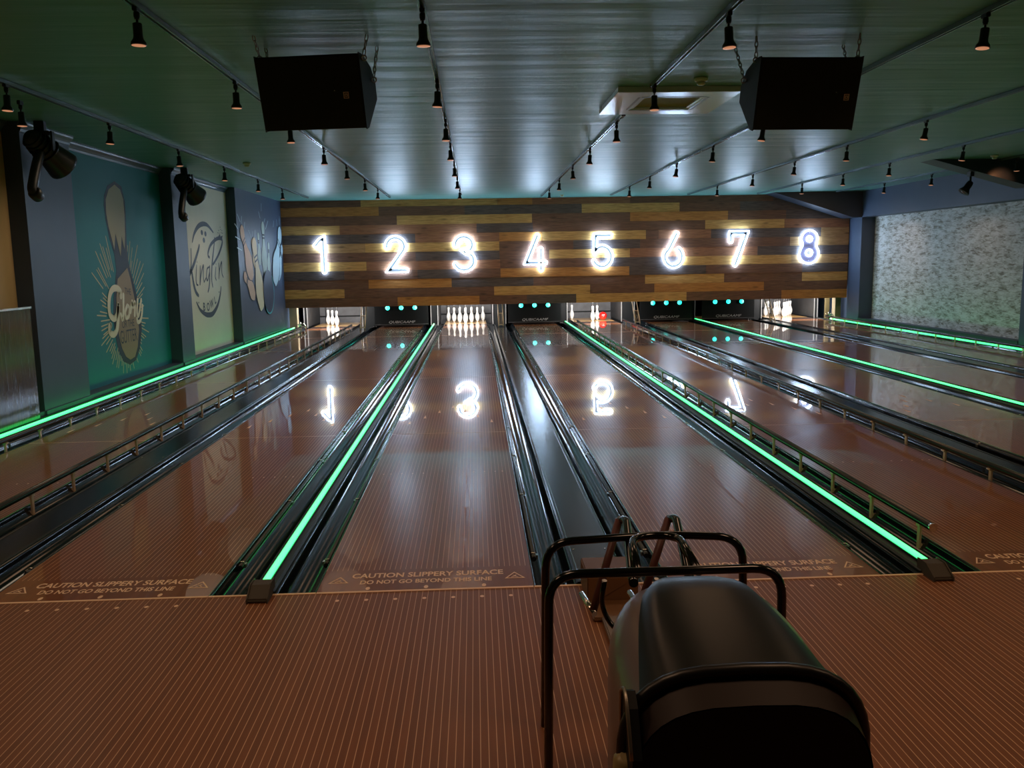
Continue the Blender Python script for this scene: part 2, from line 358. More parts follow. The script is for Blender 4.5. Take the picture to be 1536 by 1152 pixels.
ART={'m1_sil':[(7.772,2.69),(7.543,2.615),(7.416,2.482),(7.38,2.357),(7.399,2.186),(7.47,1.94),(7.584,1.74),(7.606,1.536),(7.545,1.384),(7.455,1.183),(7.393,0.932),(7.409,0.701),(7.473,0.488),(7.608,0.329),(7.808,0.266),(8.02,0.301),(8.19,0.442),(8.315,0.707),(8.317,0.928),(8.241,1.15),(8.145,1.37),(8.029,1.638),(8.011,1.849),(8.058,2.217),(8.065,2.452),(7.985,2.64)],'m1_head':[(7.764,2.647),(7.564,2.568),(7.448,2.435),(7.432,2.261),(7.47,2.09),(7.538,1.942),(7.595,1.796),(7.665,2.021),(7.781,1.716),(7.862,1.989),(7.923,1.808),(7.982,2.005),(8.015,2.267),(8.01,2.474),(7.931,2.597)],'m1_body':[(7.967,1.564),(7.621,1.421),(7.535,1.18),(7.497,0.925),(7.516,0.704),(7.591,0.502),(7.698,0.385),(7.834,0.33),(7.996,0.353),(8.112,0.477),(8.209,0.715),(8.189,0.962),(8.113,1.21),(8.04,1.426)],'m1_c':(7.724,0.911),'m1_rect':[(6.523,2.82),(6.522,0.156),(9.34,0.114),(9.325,3.052)],'glory':[[(7.675,1.194),(7.67,1.258),(7.574,1.301),(7.446,1.3),(7.347,1.243),(7.29,1.142),(7.273,1.029),(7.307,0.955),(7.408,0.915),(7.507,0.963),(7.563,1.077),(7.538,0.951),(7.498,0.826),(7.438,0.746),(7.343,0.714),(7.249,0.746),(7.242,0.814),(7.279,0.837)],[(7.759,1.212),(7.713,0.983),(7.667,0.884),(7.628,0.956)],[(7.858,1.062),(7.774,0.98),(7.794,0.903),(7.886,0.924),(7.92,1.026),(7.858,1.062)],[(7.95,0.969),(8.034,1.108),(8.046,1.03),(8.13,1.093),(8.089,0.917)],[(8.231,1.121),(8.18,0.956),(8.229,0.908),(8.359,1.116)],[(8.39,1.035),(8.35,0.923),(8.272,0.832),(8.181,0.816),(8.161,0.862)]],'t_the':[(7.916,1.212),(7.927,1.266),(7.783,1.227),(8.038,1.196)],'t_or':[(7.82,0.803),(7.833,0.867),(7.592,0.803),(8.089,0.817)],'t_gut':[(7.804,0.651),(7.821,0.737),(7.573,0.639),(8.082,0.638)],'kp_arc':[(10.774,1.969),(10.9,2.11),(11.122,2.233),(11.387,2.291),(11.672,2.279),(11.974,2.168)],'kp_arc2':[(10.786,0.966),(10.946,0.836),(11.183,0.751),(11.386,0.719),(11.659,0.73),(11.969,0.863),(12.173,1.057),(12.242,1.182)],'kp_dots':[(11.319,2.142),(11.517,2.126),(11.404,2.014),(10.897,0.956),(12.106,1.093)],'kp_spray':[(12.425,2.275),(12.257,2.169),(12.324,2.213),(12.531,2.22),(12.48,2.176),(12.562,2.17),(12.342,2.163),(12.445,2.234)],'kp_crown':[(11.995,2.012),(12.029,2.087),(12.106,2.056),(12.237,2.081),(12.38,2.152),(12.417,2.106),(12.552,2.127),(12.487,2.049),(12.229,2.042)],'kp':[(1.0,[(10.679,1.853),(10.631,1.588),(10.468,1.348),(10.418,1.153),(10.432,1.001)]),(1.6,[(11.13,1.922),(11.052,1.835),(10.795,1.618),(10.546,1.452),(10.429,1.378)]),(1.7,[(10.633,1.527),(10.699,1.281),(10.789,1.14),(10.908,1.076)]),(0.8,[(10.919,1.586),(10.839,1.371),(10.851,1.27),(10.926,1.252)]),(0.7,[(10.947,1.645),(10.949,1.633)]),(0.9,[(11.104,1.57),(11.071,1.413),(11.022,1.257)]),(0.8,[(11.037,1.257),(11.138,1.444),(11.286,1.585),(11.239,1.395),(11.258,1.291)]),(0.8,[(11.62,1.551),(11.48,1.519),(11.412,1.376),(11.463,1.318),(11.599,1.453)]),(1.1,[(11.635,1.567),(11.582,1.324),(11.521,1.195),(11.446,1.12)]),(0.8,[(11.258,1.291),(11.412,1.376)]),(1.2,[(12.027,2.029),(11.907,1.813),(11.779,1.582),(11.709,1.337),(11.74,1.202)]),(1.4,[(11.657,1.721),(11.584,1.753),(11.63,1.842),(11.818,1.959),(12.175,2.058),(12.455,2.065),(12.49,1.981),(12.262,1.8),(12.003,1.665),(11.849,1.599)]),(0.8,[(12.006,1.548),(11.93,1.383),(11.982,1.312)]),(0.7,[(12.019,1.606),(12.022,1.595)]),(0.9,[(12.192,1.614),(12.191,1.48),(12.142,1.337)]),(0.8,[(12.142,1.337),(12.239,1.513),(12.385,1.639),(12.353,1.444),(12.429,1.357)])],'bowl':[(11.171,0.863),(11.399,0.851),(11.613,0.898),(11.83,0.954)],'bowl_h':[(11.19,0.95),(11.155,0.792)],'m2_rect':[(10.357,2.784),(10.381,0.114),(13.016,0.025),(13.024,2.935)],'m3':[((14.514,2.241),(14.533,1.57),3),((15.389,2.057),(15.294,1.391),3),((14.949,2.486),(14.931,1.371),2),((13.959,2.084),(14.107,1.525),1),((13.165,2.319),(13.818,1.283),0),((13.182,1.397),(13.94,0.928),0),((14.059,2.122),(14.482,0.638),1),((16.693,2.004),(16.112,1.249),4),((16.584,2.4),(15.699,1.154),4)],'m3_ball':[(15.082,0.994),(15.192,1.455),(15.622,0.976)],'m3_rays':[[(12.986,2.54),(13.16,2.407)],[(13.293,2.512),(13.237,2.377)],[(12.767,2.352),(12.964,2.267)],[(12.767,2.109),(13.082,2.063)],[(12.842,1.905),(13.161,1.861)],[(13.5,2.41),(13.448,2.296)],[(13.774,2.263),(13.923,2.13)],[(14.089,2.25),(14.04,2.156)],[(14.284,2.281),(14.184,2.137)],[(14.665,2.677),(14.764,2.55)],[(14.937,2.861),(14.902,2.714)],[(15.447,2.521),(15.192,2.337)],[(15.192,2.559),(15.091,2.48)],[(16.002,2.546),(15.936,2.415)],[(16.616,2.679),(16.57,2.492)],[(16.298,2.585),(16.325,2.456)]]}

# ================================================================== THE SETTING
# approach floor, one board surface the whole width of the room
struct('floor', MB().box(-4.3, XR+0.5, YB, 0.0, -0.14, 0.0).box(-4.3, XR+0.5, 0.0, 21.2, -0.24, -0.14, 1), [M_APPR, M_PITD])
struct('ceiling', MB().box(-4.3, XR+0.6, YB, 21.2, ZC, ZC+0.12), M_CEIL)
# left wall: recesses between piers; the piers stand 0.18 m proud
RX = XL-0.18
piers = [(YB, -2.4), (5.08, 6.15), (9.42, 10.0), (12.9, 21.2)]
mb = MB().box(RX-0.2, RX, YB, 21.2, -0.14, ZC)
for a, b in piers: mb.box(RX, XL, a, b, -0.14, ZC)
for a, b in ((-2.4, 5.08), (6.15, 9.42), (10.0, 12.9)): mb.box(RX, XL, a, b, -0.14, 0.10)
w_left = struct('wall_left', mb, M_NAVY)
# crown moulding at the top of recesses and piers
def crown(x, y0, y1, mb):
    prof = [(x, ZC-0.10), (x+0.012, ZC-0.10), (x+0.016, ZC-0.075), (x+0.03, ZC-0.055), (x+0.055, ZC-0.03), (x+0.06, ZC-0.012), (x+0.07, ZC-0.008), (x+0.07, ZC-0.001)]
    return mb.sweep_y(prof, y0, y1)
mb = MB()
for a, b in ((-2.4, 5.08), (6.15, 9.42), (10.0, 12.9)): crown(RX, a, b, mb)
for a, b in ((5.08, 6.15), (9.42, 10.0)): crown(XL, a, b, mb)
struct('trim_1', mb, M_CROWN)
mb = MB()
for a, b in ((5.08, 6.15), (9.42, 10.0), (12.9, 16.7)): mb.box(XL, XL+0.02, a, b, -0.10, 0.10)
struct('baseboard_left', mb, M_NAVY)
# right wall: header and piers proud of the papered recess
RR = XR+0.33
mb = MB().box(RR, RR+0.2, YB, 21.2, -0.14, ZC).box(XR, RR, YB, 16.75, 2.44, ZC).box(XR, RR, YB, 16.75, -0.14, 0.08)
for a, b in ((YB, -4.0), (3.4, 3.9), (9.55, 10.0), (16.1, 16.75)): mb.box(XR, RR, a, b, 0.08, 2.44)
struct('wall_right', mb, M_NAVY)
mb = MB().box(XR-0.015, XR, 3.9, 9.55, -0.1, 0.1).box(XR-0.015, XR, 10.0, 16.1, -0.1, 0.1)
struct('baseboard_right', mb, M_DARKW)
tag(MB().box(RR-0.012, RR, 10.0, 16.1, 0.08, 2.44).build('wallpaper_panel', M_PAPER), 'grey and olive leafy wallpaper filling the far recess of the right wall', 'wallpaper')
tag(MB().box(RR-0.012, RR, 3.9, 9.55, 0.08, 2.44).build('wallpaper_panel', M_PAPER), 'grey leafy wallpaper in the nearer recess, past the right edge pier', 'wallpaper')
struct('wall_front', MB().box(-4.3, XR+0.6, YB-0.2, YB, -0.14, ZC), M_BACK)
struct('wall_rear', MB().box(-4.3, XR+0.6, 21.0, 21.2, -0.24, ZC), M_PITD)
# portal frames: a haunch under the ceiling on the right wall
def haunch(label, y0, y1, xt, zb):
    pl = [(xt, ZC), (XR, ZC), (XR, zb), (XR-0.22, zb)]
    o = MB().prism(pl, lambda a, b, d: (a, d, b), y0, y1).build('beam_haunch', M_HAUN)
    return tag(o, label, 'roof beam')
haunch('dark triangular beam haunch at the right end of the plank wall', 16.1, 16.72, 7.75, 2.44)
haunch('dark triangular beam haunch near the upper right corner, lit by a warm spotlight', 9.6, 10.0, 8.02, 2.60)
# plank wall above the pin decks --------------------------------------------------------
def wx(u): return (u-640.0)/62.35 - 0.375       # plank layout: chart units to metres along the wall
rows = [
 [('D',420,548),('Y',548,748),('O',748,800),('R',800,945),('D',945,1160),('K',1160,1272)],
 [('O',420,574),('D',574,700),('K',700,873),('Y',873,1019),('D',1019,1110),('K',1110,1272)],
 [('D',420,510),('D',510,600),('Y',600,799),('D',799,945),('O',945,1092),('D',1092,1180),('K',1180,1272)],
 [('Y',420,516),('R',516,610),('R',610,717),('K',717,800),('D',800,930),('D',930,1058),('Y',1058,1178),('R',1178,1272)],
 [('K',420,530),('K',530,626),('R',626,750),('O',750,814),('Y',814,969),('D',969,988),('R',988,1067),('K',1067,1130),('K',1130,1234),('T',1234,1272)],
 [('T',420,480),('T',480,552),('Y',552,625),('Y',625,750),('D',750,860),('K',860,960),('D',960,1100),('D',1100,1187),('T',1187,1272)],
 [('D',420,500),('D',500,626),('K',626,750),('D',750,824),('Y',824,945),('R',945,1040),('R',1040,1138),('K',1138,1272)],
 [('Y',420,553),('R',553,630),('R',630,751),('D',751,900),('K',900,1024),('Y',1024,1120),('Y',1120,1190),('T',1190,1272)],
 [('K',420,520),('D',520,628),('K',628,690),('D',690,751),('O',751,848),('O',848,944),('K',944,1060),('D',1060,1207),('K',1207,1272)],
 [('D',420,555),('O',555,678),('K',678,800),('D',800,968),('Y',968,1088),('D',1088,1207),('Y',1207,1272)],
 [('Y',420,519),('D',519,640),('D',640,741),('Y',741,885),('D',885,982),('O',982,1149),('D',1149,1272)],
 [('D',420,480),('D',480,597),('O',597,719),('D',719,790),('K',790,864),('Y',864,1031),('D',1031,1176),('O',1176,1272)]]
keys = list(WD); mb = MB(); ZT = 3.035; rh = 0.2125; zt = ZT
for i, r in enumerate(rows):
    h = 0.155 if i == 0 else rh
    for j, (k, a, b) in enumerate(r):
        xa = XL+0.002 if j == 0 else wx(a); xb = XR-0.002 if j == len(r)-1 else wx(b)
        dpt = 0.004*((i*7+j*3) % 3)
        mb.box(xa+0.0015, xb-0.0015, YW-dpt, YW+0.05, zt-h+0.0015, zt-0.0015, keys.index(k))
    zt -= h
ZWB = zt                                         # underside of the plank wall
mb.box(XL+0.001, XR-0.001, YW+0.03, YW+0.12, ZWB+0.001, ZT-0.001, keys.index('K'))
wb = struct('wall_back', mb, [WD[k] for k in keys])

# ================================================================== LANES
WORDN = {1: 'one', 2: 'two', 3: 'three', 4: 'four', 5: 'five', 6: 'six', 7: 'seven', 8: 'eight'}
def warn_triangle(mb, cx, cy, s, z):
    def tri(k, zz, m):
        mb.add([(cx-s*k, cy-s*0.62*k, zz), (cx+s*k, cy-s*0.62*k, zz), (cx, cy+s*1.1*k, zz)], [(0, 1, 2)], m)
    tri(1.0, z, 0); tri(0.74, z+0.0004, 1)
    # slipping figure
    ribbon(mb, [(cx-s*0.30, cy-s*0.30), (cx-s*0.02, cy-s*0.12), (cx+s*0.12, cy+s*0.16)], s*0.07, lambda a, b, l: (a, b, z+0.0008+l*0.0001), mi=0)
    ribbon(mb, [(cx-s*0.02, cy-s*0.12), (cx+s*0.28, cy-s*0.33)], s*0.06, lambda a, b, l: (a, b, z+0.0008+l*0.0001), mi=0)
    ribbon(mb, [(cx+s*0.02, cy+s*0.05), (cx-s*0.16, cy+s*0.10)], s*0.05, lambda a, b, l: (a, b, z+0.0008+l*0.0001), mi=0)
M_LBASE = mat('warning_panel_brown', (0.22, 0.065, 0.025), 0.45, coat=0.9, coat_r=0.035, spec=0.15)
def dots(mb, xs, y, r, z=0.0008, el=1.6):
    for x in xs: mb.add([(x+r*math.cos(2*PI*j/10), y+r*el*math.sin(2*PI*j/10), z) for j in range(10)], [tuple(range(10))])
open_lanes = (1, 3, 5, 8)
proto_parts = None
for n in range(1, 9):
    x0 = LX[n]
    st = 'ending in white pins' if n in open_lanes else 'ending at a black screen'
    L_ = thing('bowling_lane', 'brown pinstriped bowling lane below neon %s, %s' % (NW[n], st), 'bowling lane', (x0, 0, 0), group='bowling lanes')
    MB().box(x0, x0+LW, 0.012, 17.25, -0.055, 0.0).build('lane_surface', M_LANE, L_)
    MB().box(x0, x0+LW, 17.25, YD, -0.055, 0.0).build('tail_panel', M_TAIL, L_)
    MB().box(x0, x0+LW, YD, YE, -0.055, 0.0).build('pin_deck', M_DECK, L_, label='pale wooden pin deck')
    cx = x0+LW/2
    mb = text_mb('CAUTION SLIPPERY SURFACE', 0.088, lambda a, b: (cx+a, 0.215+b, 0.0008), fit=0.765, bold=0.0022)
    text_mb('DO NOT GO BEYOND THIS LINE', 0.070, lambda a, b: (cx-0.005+a, 0.125+b, 0.0008), mb, fit=0.655, bold=0.0018)
    mb.mi = [0]*len(mb.f)
    warn_triangle(mb, cx-0.44, 0.155, 0.052, 0.0008); warn_triangle(mb, cx+0.44, 0.155, 0.052, 0.0008)
    mb.build('warning_text', [M_MARK, M_LBASE], L_, label='pale warning lettering between two triangles')
    mb = MB()
    dots(mb, [x0+BZ*k for k in (3, 5, 8, 11, 14, 25, 28, 31, 34, 36)], 2.35, 0.006)
    dots(mb, [x0+BZ*k for k in (9, 19.5, 30)], 0.045, 0.011, el=1.9)
    for k in range(-3, 4):
        ax = cx+k*BZ*5; ay = 5.35-abs(k)*0.30
        mb.add([(ax-0.014, ay-0.09, 0.0008), (ax+0.014, ay-0.09, 0.0008), (ax, ay+0.09, 0.0008)], [(0, 1, 2)])
    mb.build('lane_markings', M_MARK, L_, label='pale arrows and dots')
    mb = MB()
    for y in (3.87, 7.75, 11.9, 14.6): mb.box(x0+0.004, x0+LW-0.004, y, y+0.006, 0.0002, 0.0008)
    mb.build('joint_lines', M_MARK, L_)
# approach dots and foul line strip
mb = MB()
for n in range(1, 9): dots(mb, [LX[n]+LW/2+k*0.1366 for k in range(-3, 4)], -0.10, 0.010, 0.0012, 1.3)
for n in range(1, 9): dots(mb, [LX[n]+LW/2+k*0.1366 for k in range(-3, 4)], -3.6, 0.010, 0.0012, 1.3)
tag(mb.build('approach_dots', M_MARK), 'rows of small pale aiming dots set in the approach floor', 'floor markings', kind='structure')
mb = MB()
ex = [XL+0.02]+[v for n in range(1, 9) for v in (LX[n], LX[n]+LW)]+[XR-0.02]
for i in range(len(ex)-1): mb.box(ex[i]+0.002, ex[i+1]-0.002, -0.006, 0.011, -0.02, 0.0022)
tag(mb.build('foul_line', M_MARK), 'thin pale foul line strip across all lanes', 'foul line', kind='structure')

# gutters --------------------------------------------------------------------------------
GWA, GWB = 0.200, 0.210
def gutter(x0, x1, label):
    c = (x0+x1)/2; r = (x1-x0)/2
    prof = [(x0, 0.002), (x0+0.006, 0.002)]
    for k in range(15):
        a = PI*k/14; prof.append((c-(r-0.012)*math.cos(a), -0.012-0.075*math.sin(a)))
    prof += [(x1-0.006, 0.002), (x1, 0.002)]
    bot = [(x1, -0.13), (x0, -0.13)]
    t = thing('gutter', label, 'gutter', (c, 0, 0), group='black lane gutters')
    mb = MB().sweep_y(prof+bot+[prof[0]], 0.014, YE-0.3, smooth=True)
    ob = mb.build('channel', M_GUT, t)
    mb = MB()
    for y in (5.9, 11.8, 16.2):
        p2 = [(c-(r-0.013)*math.cos(PI*k/14), -0.0105-0.075*math.sin(PI*k/14)) for k in range(15)]
        mb.sweep_y(p2, y, y+0.012)
    mb.build('joint_band', M_CHROME, t)
    return t
gap = {}
for n in range(1, 9):
    lw = GWA if n in (3, 5, 7) else GWB; rw = GWA if n in (2, 4, 6) else GWB
    if n == 1: lw = 0.20
    if n == 8: rw = 0.20
    gutter(LX[n]-lw, LX[n], 'black gutter along the left edge of the lane below neon %s' % NW[n])
    gutter(LX[n]+LW, LX[n]+LW+rw, 'black gutter along the right edge of the lane below neon %s' % NW[n])
# dividers ---------------------------------------------------------------------------------
def end_block(t, x, w=0.05):
    # sloping end cap that laps over the foul line
    pl = [(-0.10, 0.0005), (-0.10, 0.018), (-0.02, 0.062), (0.055, 0.062), (0.055, 0.0005)]
    MB().prism(pl, lambda a, b, d: (d, a, b), x-w, x+w).build('end_cap', M_ENDCAP, t, bevel=0.006, label='brown plastic end cap')
def led(t, x, y0, y1, z=0.049):
    prof = [(x-0.017, z-0.02), (x-0.017, z-0.004), (x-0.010, z+0.005), (x, z+0.008), (x+0.010, z+0.005), (x+0.017, z-0.004), (x+0.017, z-0.02)]
    MB().sweep_y(prof+[prof[0]], y0, y1).build('light_strip', M_LED, t, label='glowing green light strip')
for a in (2, 4, 6):
    xa, xb = LX[a]+LW+GWA, LX[a+1]-GWA; x = (xa+xb)/2
    t = thing('lane_divider', 'black divider with glowing green strip between lanes below neon %s and %s' % (NW[a], NW[a+1]), 'lane divider', (x, 0, 0), group='lit lane dividers')
    prof = [(xa, -0.13), (xa, 0.012), (xa+0.012, 0.02), (x-0.022, 0.026), (x-0.022, 0.038), (x+0.022, 0.038), (x+0.022, 0.026), (xb-0.012, 0.02), (xb, 0.012), (xb, -0.13), (xa, -0.13)]
    MB().sweep_y(prof, 0.014, 17.9).build('divider_body', M_DIV, t)
    led(t, x, 0.055, 17.6); end_block(t, x)
for a in (1, 3, 5, 7):
    xa, xb = LX[a]+LW+GWB, LX[a+1]-GWB; x = (xa+xb)/2
    t = thing('lane_divider', 'wide flat glossy black capping between lanes below neon %s and %s' % (NW[a], NW[a+1]), 'lane divider', (x, 0, 0), group='flat lane cappings')
    prof = [(xa, -0.13), (xa, 0.006), (xa+0.008, 0.013), (xa+0.02, 0.013), (xa+0.024, 0.010), (xb-0.024, 0.010), (xb-0.02, 0.013), (xb-0.008, 0.013), (xb, 0.006), (xb, -0.13), (xa, -0.13)]
    MB().sweep_y(prof, 0.014, 17.2).build('capping', M_CAP, t)
    mb = MB()
    for k in range(7):
        for xx in (xa+0.04, xb-0.04): mb.lathe([(0.006, 0), (0.006, 0.002), (0.0001, 0.003)], 8, (xx, 0.5+k*2.6, 0.010))
    mb.build('screw_heads', M_CHROME, t)
# side ledges carrying the strips along both walls
xe = LX[1]-0.20
t = thing('side_ledge', 'black ledge with glowing green strip along the foot of the left wall', 'lane divider', (XL+0.1, 0, 0))
MB().box(XL+0.021, xe, 0.014, 17.0, -0.13, 0.022).box(XL+0.021, XL+0.055, 0.014, 17.0, 0.022, 0.06).build('ledge_body', M_DIV, t)
led(t, XL+0.13, 0.05, 17.0, 0.062); MB().box(XL+0.105, XL+0.155, 0.05, 17.0, 0.022, 0.043).build('strip_channel', M_DIV, t); end_block(t, XL+0.13, 0.04)
xf = LX[8]+LW+0.20
t = thing('side_ledge', 'black ledge with glowing green strip along the foot of the right wall', 'lane divider', (XR-0.1, 0, 0))
MB().box(xf, XR-0.02, 0.014, 17.3, -0.13, -0.008).build('ledge_body', M_DIV, t)
led(t, xf+0.07, 0.05, 17.2, 0.016)

# bumper rails: five raised on posts, the others folded down in the gutter ------------------
def rail_mesh_up(y0, y1, side):
    return MB().tube([(0, y0, 0.098), (0, y0+0.01, 0.098), (0, y1-0.01, 0.098), (0, y1, 0.098)], [0.016, 0.019, 0.019, 0.016], 12)
def raised_rail(x, side, label, y0=0.42, y1=16.95):
    t = thing('bumper_rail', label, 'bumper rail', (x, 0, 0), group='raised bumper rails')
    MB().tube([(x, y0, 0.098), (x, y0+0.015, 0.098), (x, y1-0.015, 0.098), (x, y1, 0.098)], [0.018, 0.023, 0.023, 0.018], 12).build('rail', M_RAILB, t)
    MB().tube([(x, y0-0.004, 0.098), (x, y0+0.012, 0.098)], 0.0245, 12).build('rail_cap', M_CHROME, t)
    m0 = None; k = 0; y = y0+0.14
    while y < y1:
        if m0 is None:
            mb = MB().box(x-0.006, x+0.006, y-0.014, y+0.014, -0.075, 0.088)
            mb.tube([(x-side*0.016, y-0.02, 0.072), (x-side*0.016, y+0.02, 0.072)], 0.006, 8)
            mb.box(x-0.012, x+0.012, y-0.020, y+0.020, 0.062, 0.083)
            mb.prism([(-0.07, -0.08), (-0.02, -0.08), (0.0, -0.03), (-0.006, -0.03)], lambda a, b, d: (x+side*a, d, b), y-0.012, y+0.012)
            m0 = mb.build('post', M_BRASS, t); base = m0; yy0 = y
        else:
            c = base.copy(); COL.objects.link(c); c.location = (0, y-yy0, 0)
        y += 0.59+0.004*k; k += 1
    return t
raised_rail(LX[1]-0.035, -1, 'raised bumper rail on short metal posts beside the left wall strip')
raised_rail(LX[1]+LW+0.035, 1, 'raised bumper rail on posts along the right edge of the lane below neon one')
raised_rail(LX[5]-0.035, -1, 'raised bumper rail on posts along the left edge of the lane below neon five')
raised_rail(LX[5]+LW+0.035, 1, 'raised bumper rail on posts along the right edge of the lane below neon five')
raised_rail(LX[8]+LW+0.035, 1, 'raised bumper rail on posts beside the right wall strip')
def folded_rail(n, side):
    x = (LX[n]-0.03) if side < 0 else (LX[n]+LW+0.03)
    t = thing('bumper_rail', 'black bumper rail folded down in the %s gutter of the lane below neon %s' % ('left' if side < 0 else 'right', NW[n]), 'bumper rail', (x, 0, 0), group='folded bumper rails')
    MB().tube([(x, 0.45, -0.022), (x, 0.47, -0.022), (x, 17.0, -0.022)], [0.013, 0.017, 0.017], 10).build('rail', M_RAILB, t)
    mb = MB()
    for k in range(14):
        y = 0.5+k*1.2; mb.box(x+side*0.012, x+side*0.024, y-0.015, y+0.015, -0.034, -0.012)
        mb.tube([(x-0.012, y, -0.004), (x+0.012, y, -0.004)], 0.0045, 8)
    mb.build('clips', M_CHROME, t)
for n in (2, 3, 4, 6, 7): folded_rail(n, -1); folded_rail(n, 1)
folded_rail(8, -1)

# ================================================================== PIN DECKS AND PITS
HP = 18.29
PP = [('head pin at the front point', 0, 0), ('left pin of the second row', -1, 1), ('right pin of the second row', 1, 1),
      ('left pin of the third row', -2, 2), ('middle pin of the third row', 0, 2), ('right pin of the third row', 2, 2),
      ('far left pin of the back row', -3, 3), ('inner left pin of the back row', -1, 3), ('inner right pin of the back row', 1, 3), ('far right pin of the back row', 3, 3)]
prof = [(0.0258, 0), (0.0290, 0.008), (0.0359, 0.019), (0.0500, 0.0572), (0.0584, 0.0858), (0.0605, 0.1143), (0.0576, 0.149), (0.0470, 0.184), (0.0312, 0.2223), (0.0246, 0.2429), (0.0228, 0.2540), (0.0235, 0.270), (0.0258, 0.295), (0.0305, 0.321), (0.0323, 0.343), (0.0310, 0.358), (0.0262, 0.370), (0.016, 0.3785), (0.0001, 0.381)]
p0 = thing('bowling_pin', '', 'bowling pin')
MB().lathe(prof, 20, local if False else (0, 0, 0)).build('pin_body', M_PIN, p0, local=True)
MB().tube([(0, 0, 0.379), (0, 0, 0.66)], 0.0025, 6).build('cord', M_CORD, p0, local=True, label='thin cord above the pin')
used = False
pins = {1: [0, 1, 3], 3: list(range(10)), 5: [0, 2, 6], 8: [0, 1, 2, 3, 4, 5, 7, 8, 9]}
for n, ids in pins.items():
    for i in ids:
        nmn, a, r = PP[i]; loc = (LX[n]+LW/2+a*0.1524, HP+r*0.264, 0.0005)
        lab = 'white bowling pin below neon %s, %s' % (NW[n], nmn)
        g = 'pins on the lane below neon %s' % NW[n]
        if not used: p0.location = loc; p0['label'] = lab; p0['group'] = g; used = True
        else: dup(p0, loc, lab, group=g)
# red ball resting among the pins of lane 5
bx, by = LX[5]+LW/2+0.285, 18.45
t = thing('bowling_ball', 'red bowling ball beside the pins below neon five', 'bowling ball', (bx, by, 0.1085))
pr = [(max(0.0001, 0.108*math.sin(PI*k/20)), -0.108*math.cos(PI*k/20)) for k in range(21)]
MB().lathe(pr, 28).build('ball_body', M_RED, t, local=True)
mb = MB()
for dx, dz in ((-0.012, 0.03), (0.02, 0.03), (0.004, -0.004)):
    mb.lathe([(0.010, 0), (0.010, 0.002)], 12, (dx, -0.1075, dz), ax='y')
mb.build('finger_hole_glints', M_WHITE, t, local=True, label='white discs painted as highlights at the finger holes')  # white discs paint the ball's highlight at its finger holes
# kickbacks: side boards between the pits
edges = []
def kick(x0, x1, label, bright):
    t = thing('pit_side_panel', label, 'pit side panel', ((x0+x1)/2, 17.3, 0), group='pit side panels')
    MB().box(x0, x1, 18.0, 19.95, -0.13, 0.72).build('side_board', M_PITD, t)
    MB().box(x0-0.012, x0-0.001, 18.0, 19.70, 0.0, 0.70).box(x1+0.001, x1+0.012, 18.0, 19.70, 0.0, 0.70).build('lining', M_LINE, t, label='scuffed grey lining')
    if bright: MB().box(x0-0.010, x0+0.012, 17.97, 17.999, -0.02, 0.60).box(x1-0.012, x1+0.010, 17.97, 17.999, -0.02, 0.60).build('edge_strip', M_KICK, t, label='pale grey edge strips')
    return t
for a in range(1, 8):
    gw = GA if a in (2, 4, 6) else GB
    x = LX[a]+LW+gw/2
    h = gw/2-0.17
    kick(x-h, x+h, 'dark pit side panel between the pin decks below neon %s and %s' % (NW[a], NW[a+1]), True)
kick(LX[8]+LW+0.16, LX[8]+LW+0.24, 'dark pit side panel right of the pin deck below neon eight', True)
kick(LX[1]-0.24, LX[1]-0.16, 'dark pit side panel left of the pin deck below neon one', True)
# pale wall returns at both ends below the plank wall
struct('trim_2', MB().box(XL, LX[1]-0.245, 17.15, 17.35, -0.13, 0.70), M_TAN)
struct('trim_3', MB().box(LX[8]+LW+0.245, XR-0.14, 17.45, 17.55, -0.13, 0.70, 0).box(XR-0.14, XR, 17.1, 17.3, -0.13, 0.70, 1), [M_OLIVE, M_TAN])
